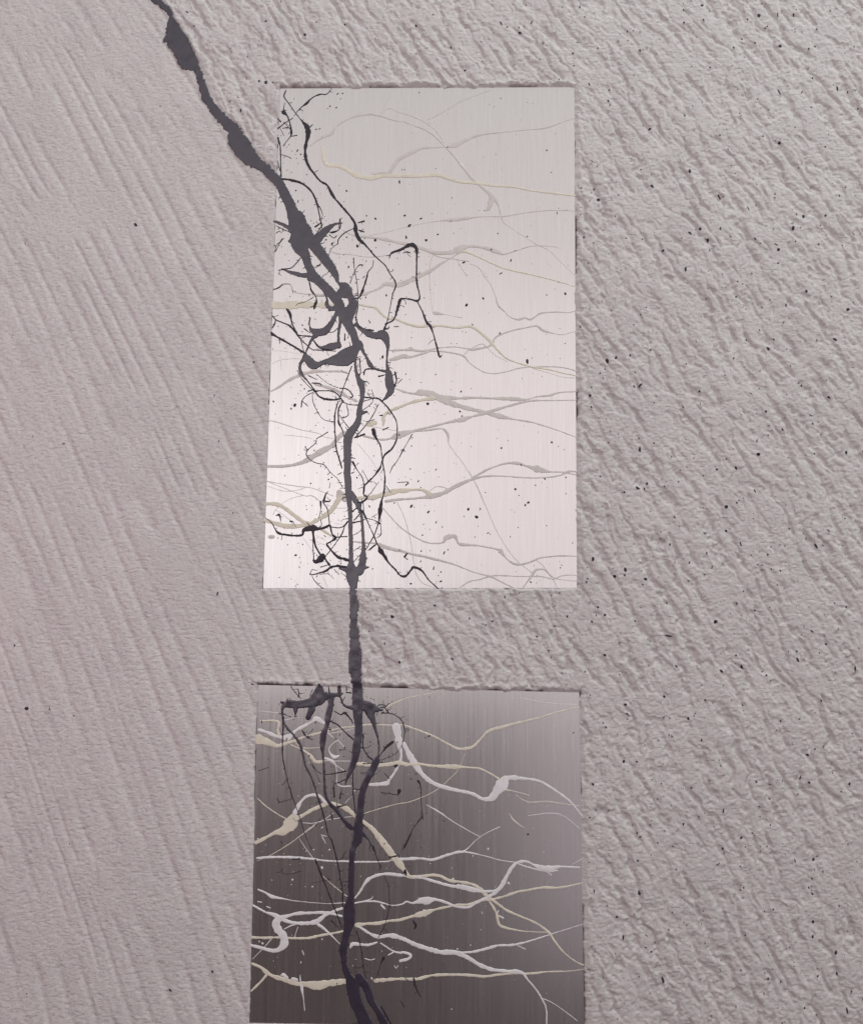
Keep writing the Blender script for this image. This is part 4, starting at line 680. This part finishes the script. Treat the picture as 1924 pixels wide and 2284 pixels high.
# ------------------------------------------------------------------ materials
def new_mat(name):
    m = bpy.data.materials.new(name); m.use_nodes = True
    return m, m.node_tree, m.node_tree.nodes['Principled BSDF']
def node(nt, t, **kw):
    n = nt.nodes.new(t)
    for k, v in kw.items(): setattr(n, k, v)
    return n
def coords(nt, scale):
    tc = node(nt, 'ShaderNodeTexCoord'); mp = node(nt, 'ShaderNodeMapping'); mp.inputs['Scale'].default_value = scale
    nt.links.new(tc.outputs['Object'], mp.inputs['Vector']); return mp.outputs['Vector']
def noise(nt, vec, scale, detail=4, rough=0.55):
    n = node(nt, 'ShaderNodeTexNoise'); n.inputs['Scale'].default_value = scale; n.inputs['Detail'].default_value = detail
    n.inputs['Roughness'].default_value = rough; nt.links.new(vec, n.inputs['Vector']); return n.outputs['Fac']
def ramp(nt, fac, stops):
    r = node(nt, 'ShaderNodeValToRGB'); e = r.color_ramp.elements
    while len(e) < len(stops): e.new(0.5)
    for i, (p, c) in enumerate(stops): e[i].position = p; e[i].color = (*c, 1)
    nt.links.new(fac, r.inputs['Fac']); return r.outputs['Color']
def bump(nt, bs, height, strength, dist):
    b = node(nt, 'ShaderNodeBump'); b.inputs['Strength'].default_value = strength; b.inputs['Distance'].default_value = dist
    nt.links.new(height, b.inputs['Height']); nt.links.new(b.outputs['Normal'], bs.inputs['Normal'])

def plaster_mat():
    m, nt, bs = new_mat('plaster')
    v = coords(nt, (1, 1, 1))
    big = noise(nt, v, 9, 5); col = ramp(nt, big, [(0.25, (0.68, 0.643, 0.635)), (0.75, (0.75, 0.713, 0.70))])
    fine = noise(nt, v, 330, 4, 0.72); fc = ramp(nt, fine, [(0.28, (0.50, 0.46, 0.48)), (0.43, (0.90, 0.88, 0.89)), (0.6, (1, 1, 1))])  # fine grain; its dark dots paint the shade of tiny pits into the colour
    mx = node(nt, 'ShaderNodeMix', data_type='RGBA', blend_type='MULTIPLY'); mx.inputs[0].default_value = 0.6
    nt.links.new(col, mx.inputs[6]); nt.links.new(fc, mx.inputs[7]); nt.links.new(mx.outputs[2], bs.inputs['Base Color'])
    bs.inputs['Roughness'].default_value = 0.9; bs.inputs['Specular IOR Level'].default_value = 0.15
    pv = coords(nt, (0.62, 1, 1.55)); pits = ramp(nt, noise(nt, pv, 165, 5, 0.62), [(0.30, (0, 0, 0)), (0.47, (0.85, 0.85, 0.85)), (0.75, (1, 1, 1))])
    gr = noise(nt, v, 620, 4, 0.7); ad = node(nt, 'ShaderNodeMath', operation='MULTIPLY_ADD'); ad.inputs[1].default_value = 0.45
    nt.links.new(gr, ad.inputs[0]); nt.links.new(pits, ad.inputs[2]); bump(nt, bs, ad.outputs[0], 0.58, 0.0028)
    return m
def steel_mat():
    m, nt, bs = new_mat('brushed_steel')
    v = coords(nt, (1, 1, 0.012)); s1 = noise(nt, v, 900, 3, 0.6)
    v2 = coords(nt, (1, 1, 0.02)); s2 = noise(nt, v2, 240, 5, 0.7)
    col = ramp(nt, s1, [(0.25, (0.70, 0.665, 0.672)), (0.75, (0.80, 0.765, 0.77))])
    nt.links.new(col, bs.inputs['Base Color']); bs.inputs['Metallic'].default_value = 1.0
    rr = node(nt, 'ShaderNodeMapRange'); rr.inputs['To Min'].default_value = 0.17; rr.inputs['To Max'].default_value = 0.33
    nt.links.new(s2, rr.inputs['Value']); nt.links.new(rr.outputs['Result'], bs.inputs['Roughness'])
    bump(nt, bs, s1, 0.12, 0.0003)
    return m
def paint_mat(name, base, rough, spec=0.5, var=0.08, scale=60):
    m, nt, bs = new_mat(name)
    n = noise(nt, coords(nt, (1, 1, 1)), scale, 4)
    lo = tuple(c * (1 - var) for c in base); hi = tuple(min(1, c * (1 + var)) for c in base)
    nt.links.new(ramp(nt, n, [(0.3, lo), (0.7, hi)]), bs.inputs['Base Color'])
    bs.inputs['Roughness'].default_value = rough; bs.inputs['Specular IOR Level'].default_value = spec
    bump(nt, bs, noise(nt, coords(nt, (1, 1, 1)), 190, 4), 0.3, 0.0008)
    return m
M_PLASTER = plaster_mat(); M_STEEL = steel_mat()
M_DARK = paint_mat('dark_paint', (0.044, 0.034, 0.056), 0.26, 1.0, 0.15)
M_INK = paint_mat('thin_dark_paint', (0.034, 0.026, 0.038), 0.5, 0.35, 0.15)
M_GREY = paint_mat('grey_paint', (0.69, 0.64, 0.61), 0.35, 0.4)
M_CREAM = paint_mat('cream_paint', (0.78, 0.72, 0.60), 0.35, 0.4)
M_WHITE = paint_mat('white_paint', (0.84, 0.82, 0.83), 0.33, 0.4)

# ------------------------------------------------------------------ mesh helpers
def mesh_obj(name, verts, faces, mat, parent=None, smooth=True):
    me = bpy.data.meshes.new(name)
    verts = np.asarray(verts, np.float32)
    if isinstance(faces, np.ndarray):
        n, k = faces.shape
        me.vertices.add(len(verts)); me.vertices.foreach_set('co', verts.ravel())
        me.loops.add(n * k); me.loops.foreach_set('vertex_index', faces.astype(np.int32).ravel())
        me.polygons.add(n); me.polygons.foreach_set('loop_start', np.arange(0, n * k, k, dtype=np.int32))
        me.update(calc_edges=True); me.validate()
    else:
        me.from_pydata([tuple(map(float, v)) for v in verts], [], faces); me.update()
    me.materials.append(mat)
    if smooth: me.polygons.foreach_set('use_smooth', np.ones(len(me.polygons), bool))
    o = bpy.data.objects.new(name, me); C.objects.link(o)
    if parent is not None: o.parent = parent
    return o
def thing(name, label, cat, loc):
    o = bpy.data.objects.new(name, None); C.objects.link(o); o.location = loc; o.empty_display_size = 0.05
    o['label'] = label; o['category'] = cat
    return o
def attach(o, root):
    o.parent = root; o.matrix_parent_inverse = Matrix.Translation(-root.location)

# ------------------------------------------------------------------ plaster wall
def axis(lo, hi, step, far, big):
    mid = np.arange(lo, hi, step)
    a = lo - np.cumsum(np.linspace(step, big, 40)); a = a[a > lo - far]
    b = mid[-1] + np.cumsum(np.linspace(step, big, 40)); b = b[b < hi + far]
    return np.concatenate([a[::-1], mid, b])
WX = axis(-0.93, 0.92, 0.0018, 0.5, 0.03); WZ = axis(-0.69, 1.40, 0.0018, 0.5, 0.03)
X, Z = np.meshgrid(WX, WZ)
H = wall_h(X, Z)
inside = np.zeros(X.shape, bool)
for q in PANELS: inside |= quad_d(q, X, Z)[0] < -0.012
nx = len(WX); nz = len(WZ)
idx = np.arange(nx * nz).reshape(nz, nx)
cell_in = inside[:-1, :-1] & inside[1:, :-1] & inside[:-1, 1:] & inside[1:, 1:]
keep = ~cell_in
F4 = np.stack([idx[:-1, :-1][keep], idx[:-1, 1:][keep], idx[1:, 1:][keep], idx[1:, :-1][keep]], 1)
V = np.stack([X.ravel(), -H.ravel(), Z.ravel()], 1)
used = np.zeros(len(V), bool); used[F4.ravel()] = True
remap = np.cumsum(used) - 1
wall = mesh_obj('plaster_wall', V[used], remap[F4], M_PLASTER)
wall['kind'] = 'structure'; wall['label'] = 'rough cream plaster wall combed in slanting strokes round both steel plates'

# ------------------------------------------------------------------ steel plates
def plate(q, label):
    c = q.mean(0)
    root = thing('steel_panel', label, 'metal panel', (c[0], FACE, q[:, 1].min()))
    b = 0.0006; v = []; cx, cz = c
    def ring(inset, y):
        for p in q:
            d = p - c; s = 1 - inset / np.abs(d).min(); v.append((c[0] + d[0] * s, y, c[1] + d[1] * s))
    ring(b, FACE); ring(0, FACE + b); ring(0, FACE + 0.0065)
    f = [(3, 2, 1, 0)]
    for k in (0, 4):
        for i in range(4):
            j = (i + 1) % 4; f.append((k + i, k + j, k + 4 + j, k + 4 + i))
    f.append((8, 9, 10, 11))
    o = mesh_obj('steel_plate', v, f, M_STEEL, None, False); attach(o, root)
    return root
panel_roots = [plate(PANELS[0], 'tall upper steel panel, shining pale, set flush in the rough plaster'),
               plate(PANELS[1], 'lower dark steel panel with bright cream and white dribbles, cut off by the frame bottom')]

# ------------------------------------------------------------------ ribbons of poured paint
rnd = random.Random(11)
def panel_of(x, z):
    for i, q in enumerate(PANELS):
        if quad_d(q, np.array([x]), np.array([z]))[0][0] < 0.02: return i
    return None
def base_y(x, z):
    """y of the surface that carries paint at x, z"""
    x = np.asarray(x, float); z = np.asarray(z, float)
    k = np.zeros(x.shape)
    for q in PANELS: k = np.maximum(k, sstep(0.003, 0.0, quad_d(q, x, z)[0]))
    return np.where(k > 0.999, FACE, FACE * k + (1 - k) * -wall_h(x, z))
def ribbon(P, seed, hscale=1.0, lift=0.0, rough=0.12, minw=0.0006):
    R = resample(P, max(0.0016, P[:, 2].mean() * 0.35))
    n = len(R)
    s = np.concatenate([[0], np.cumsum(np.hypot(*(R[1:, :2] - R[:-1, :2]).T))])
    w = R[:, 2] * (1 + rough * vn(s / 0.004, s * 0 + seed, 1) + rough * vn(s / 0.011, s * 0 + seed, 2))
    w = np.maximum(w, minw)
    p = R[:, :2] + 0.00022 * np.stack([vn(s / 0.005, s * 0 + seed, 4), vn(s / 0.005, s * 0 + seed, 5)], 1)
    t = np.gradient(p, axis=0); t /= np.maximum(1e-9, np.hypot(t[:, 0], t[:, 1]))[:, None]
    # round ends
    def cap(i, sgn):
        out = []
        for a in (0.97, 0.75, 0.4):
            out.append((p[i] + sgn * t[i] * w[i] * 0.5 * a, w[i] * math.sqrt(max(0.02, 1 - a * a)), t[i]))
        return out
    rows = cap(0, -1) + [(p[i], w[i], t[i]) for i in range(n)] + cap(n - 1, 1)[::-1]
    pc = np.array([r[0] for r in rows]); wc = np.array([r[1] for r in rows]); tc = np.array([r[2] for r in rows])
    nn = np.stack([-tc[:, 1], tc[:, 0]], 1)
    h = np.clip(0.12 * wc, 0.00016, 0.00058) * hscale + lift + 0.00006 * np.linspace(0, 1, len(wc))
    half = np.maximum(wc * 0.5, 1e-6)
    o1 = np.clip(1 - 0.00035 / half, 0.72, 0.97); o2 = np.clip(1 - 0.0011 / half, 0.34, 0.90)
    V = []
    one = np.ones(len(pc))
    for off, hv in ((-one, one * -0.0002), (-o1, h * 0.86), (-o2, h), (o2, h), (o1, h * 0.86), (one, one * -0.0002)):
        xz = pc + nn * (off * wc * 0.5)[:, None]
        V.append(np.concatenate([xz, hv[:, None]], 1))
    V = np.stack(V, 1).reshape(-1, 3)
    V = np.stack([V[:, 0], FACE - V[:, 2], V[:, 1]], 1)      # the plaster lip covers whatever runs off the plate
    m = len(pc); a = np.arange(m - 1)[:, None] * 6 + np.arange(5)[None]
    F = np.stack([a, a + 1, a + 7, a + 6], 2).reshape(-1, 4)
    # caps
    return V, F
def join(parts):
    Vs, Fs, k = [], [], 0
    for v, f in parts: Vs.append(v); Fs.append(f + k); k += len(v)
    return np.concatenate(Vs), np.concatenate(Fs)
def flip_check(V, F):
    a, b, c = V[F[0, 0]], V[F[0, 1]], V[F[0, 2]]
    return F
cnt = 0
def strands(lst, name, mat, lift, narrow=1.0):
    global cnt
    for s in lst:
        P = parse(s) * np.array([1, 1, narrow]); cnt += 1
        mid = P[len(P) // 2]; pi = panel_of(mid[0], mid[1])
        V, F = ribbon(P, cnt, 1.0 + 0.05 * (cnt % 5), lift + 0.00002 * (cnt % 9), 0.2)
        o = mesh_obj(name, V, F, mat); attach(o, panel_roots[pi if pi is not None else 0])
strands(GREY, 'grey_paint_strand', M_GREY, 0.0, 0.84)
strands(CREAM, 'cream_paint_strand', M_CREAM, 0.0001, 0.92)
strands(WHITE, 'white_paint_strand', M_WHITE, 0.0002, 0.9)

# ------------------------------------------------------------------ the dark vein
vein = thing('paint_vein', 'long dark purple grey poured paint vein running down wall and both steel panels', 'paint drip', (-0.5, 0, -0.66))
def network_mesh():
    cell = (np.minimum(np.minimum(FIELD[:-1, :-1], FIELD[1:, :-1]), np.minimum(FIELD[:-1, 1:], FIELD[1:, 1:])) < 0)
    gz, gx = np.gradient(FIELD, GS)
    g2 = np.maximum(gx * gx + gz * gz, 0.15)
    out = np.clip(FIELD, 0, GS * 1.6)
    PX = XX - np.where(FIELD > 0, out * gx / g2, 0); PZ = ZZ - np.where(FIELD > 0, out * gz / g2, 0)
    need = np.zeros(FIELD.shape, bool)
    need[:-1, :-1] |= cell; need[1:, :-1] |= cell; need[:-1, 1:] |= cell; need[1:, 1:] |= cell
    t = np.clip(-FIELD / 0.0022, 0, 1)
    hh = np.where(FIELD > 0, -0.0003, 0.0014 * np.sqrt(1 - (1 - t) ** 2))
    x = PX[need]; z = PZ[need]
    k = np.zeros(x.shape)
    for q in PANELS: k = np.maximum(k, sstep(0.012, -0.004, quad_d(q, x, z)[0]))
    y = FACE * k - PAINT_BASE * (1 - k) - hh[need] - 0.0006 * fbm(x / 0.014, z / 0.02, 71, 2) * (hh[need] > 0.001)
    gid = np.full(FIELD.shape, -1); gid[need] = np.arange(need.sum())
    V = np.stack([x, y, z], 1)
    own = np.maximum(OWNER[:-1, :-1], 0)
    for gi, g in enumerate(GROUPS):
        m = cell & (own == gi)
        if not m.any(): continue
        F = np.stack([gid[:-1, :-1][m], gid[:-1, 1:][m], gid[1:, 1:][m], gid[1:, :-1][m]], 1)
        u = np.zeros(len(V), bool); u[F.ravel()] = True; rm = np.cumsum(u) - 1
        o = mesh_obj(g.split(':')[0], V[u], rm[F], M_DARK); attach(o, vein)
network_mesh()
hairs = []
for s in DARK:
    P = parse(s); cnt += 1
    V, F = ribbon(P, cnt, 1.25, 0.0007 + 0.00003 * (cnt % 7), 0.2, 0.0009)
    o = mesh_obj('paint_tendril', V, F, M_INK); attach(o, vein)
    R = resample(P, 0.003)
    for i in range(1, len(R) - 1):
        if rnd.random() < 0.13:
            t = R[i + 1, :2] - R[i - 1, :2]; t = t / max(1e-9, np.hypot(*t)); a = math.atan2(t[1], t[0]) + rnd.choice((-1, 1)) * rnd.uniform(0.7, 1.7)
            L = min(0.011, rnd.lognormvariate(math.log(0.003), 0.6)); q0 = R[i, :2]
            if panel_of(*q0) is None: continue
            q1 = q0 + L * np.array([math.cos(a), math.sin(a)]); q2 = q1 + L * 0.6 * np.array([math.cos(a + rnd.uniform(-.9, .9)), math.sin(a + rnd.uniform(-.9, .9))])
            hairs.append(np.array([[*q0, 0.0014], [*q1, 0.0009], [*q2, rnd.choice((0.0007, 0.0016))]]))

# ------------------------------------------------------------------ specks
def speck(x, z, d, ang, asp, lift=0.0):
    n = 9; V = []; a = d / 2 * math.sqrt(asp); b = d / 2 / math.sqrt(asp); ph = rnd.random() * 6
    for rr, hh in ((1.0, -0.0002), (0.72, 0.55), (0.0, 1.0)):
        k = n if rr > 0 else 1
        for i in range(k):
            th = 2 * math.pi * i / n; wob = 1 + 0.16 * math.sin(2 * th + ph) + 0.08 * math.sin(3 * th + 2 * ph)
            px = a * rr * wob * math.cos(th); pz = b * rr * wob * math.sin(th)
            V.append((x + px * math.cos(ang) - pz * math.sin(ang), z + px * math.sin(ang) + pz * math.cos(ang), hh * min(0.0009, 0.25 * d) if hh > 0 else hh))
    V = np.array(V); y0 = base_y(np.array([x]), np.array([z]))[0]
    yb = base_y(V[:, 0], V[:, 1])
    W = np.stack([V[:, 0], np.minimum(yb, y0 + 0.001) - V[:, 2] - lift, V[:, 1]], 1)
    F = []
    for i in range(n):
        j = (i + 1) % n; F.append((i, j, n + j, n + i)); F.append((n + i, n + j, 2 * n, 2 * n))
    return W, F
def specks_obj(name, lst, mat, root, label=None):
    Vs, Fs, k = [], [], 0
    for args in lst:
        v, f = speck(*args); Vs.append(v)
        Fs += [tuple(dict.fromkeys(a + k for a in q)) for q in f]; k += len(v)
    o = mesh_obj(name, np.concatenate(Vs), Fs, mat); o['kind'] = 'stuff'
    if root is not None: attach(o, root)
    return o
dk, wh = [[], []], [[], []]
for x, z, d, c in SPECKS:
    x /= 1000; z /= 1000; d /= 1000; pi = panel_of(x, z)
    if pi is None: continue
    (wh if c else dk)[pi].append((x, z, max(d, 0.0012), rnd.uniform(0.3, 2.2), rnd.choice((1.0, 1.2, 1.6, 2.6)), 0.0004 if not c else 0.0))
# fine flicks round the vein
dense = [parse(s) for s in DARK if len(s) > 40]
for _ in range(480):
    P = dense[rnd.randrange(len(dense))]; p = P[rnd.randrange(len(P))]
    x = p[0] + rnd.gauss(0, 0.022); z = p[1] + rnd.gauss(0, 0.022); pi = panel_of(x, z)
    if pi is None or quad_d(PANELS[pi], np.array([x]), np.array([z]))[0][0] > -0.004: continue
    dk[pi].append((x, z, rnd.uniform(0.0009, 0.0024), rnd.uniform(0, 3.1), rnd.choice((1, 1.3, 2.5, 4.5)), 0.0003))
for _ in range(150):
    q = PANELS[0]; x = rnd.uniform(-0.05, 0.27); z = rnd.uniform(0.15, 1.15)
    dk[0].append((x, z, rnd.uniform(0.0008, 0.0018), rnd.uniform(0, 3.1), rnd.choice((1, 1.3, 3)), 0.0003))
for _ in range(90):
    x = rnd.uniform(-0.3, 0.25); z = rnd.uniform(-0.6, -0.1)
    wh[1].append((x, z, rnd.uniform(0.0008, 0.0018), rnd.uniform(0, 3.1), rnd.choice((1, 1.3, 2.5)), 0.0))
for pi in (0, 1):
    specks_obj('dark_paint_specks', dk[pi], M_INK, panel_roots[pi])
    if wh[pi]: specks_obj('pale_paint_specks', wh[pi], M_WHITE, panel_roots[pi])
ej, ei = np.nonzero((np.abs(FIELD) < GS * 0.6) & (INPANEL > 0.99))
GZf, GXf = np.gradient(FIELD, GS)
for _ in range(170):
    k = rnd.randrange(len(ej)); j, i = ej[k], ei[k]; g = np.array([GXf[j, i], GZf[j, i]]); g /= max(1e-6, np.hypot(*g))
    a = math.atan2(g[1], g[0]) + rnd.gauss(0, 0.5); L = min(0.012, rnd.lognormvariate(math.log(0.0032), 0.6)); q0 = np.array([GX[i], GZ[j]]) - g * 0.0012
    q1 = q0 + L * np.array([math.cos(a), math.sin(a)]); a += rnd.gauss(0, 0.6); q2 = q1 + L * 0.7 * np.array([math.cos(a), math.sin(a)])
    hairs.append(np.array([[*q0, 0.0024], [*q1, 0.0011], [*q2, rnd.choice((0.0006, 0.0016))]]))
hv = [ribbon(P, 500 + i, 1.2, 0.0006, 0.2, 0.0006) for i, P in enumerate(hairs)]
V, F = join(hv)
o = mesh_obj('paint_hairs', V, F, M_INK); o['kind'] = 'stuff'; attach(o, vein)
ws = []
while len(ws) < 1600:
    x = rnd.uniform(-0.9, 0.9); z = rnd.uniform(-0.68, 1.38)
    side = x - float(np.interp(z, VZ, VX))
    dens = 0.03 if side < 0 else (0.55 if x < 0.28 else 1.0)
    if rnd.random() > dens: continue
    if min(quad_d(q, np.array([x]), np.array([z]))[0][0] for q in PANELS) < 0.006: continue
    if float(field_at(x, z)) < 0.004: continue
    d = min(0.0075, rnd.lognormvariate(math.log(0.0022), 0.5))
    asp = rnd.choice((1.0, 1.1, 1.4, 2.0, 3.2)); ws.append((x, z, d, rnd.gauss(1.9, 0.5), asp, 0.0002))
o = specks_obj('paint_specks', ws, M_INK, None)
o['label'] = 'tiny dark paint specks flicked over the coarse plaster right of the vein'
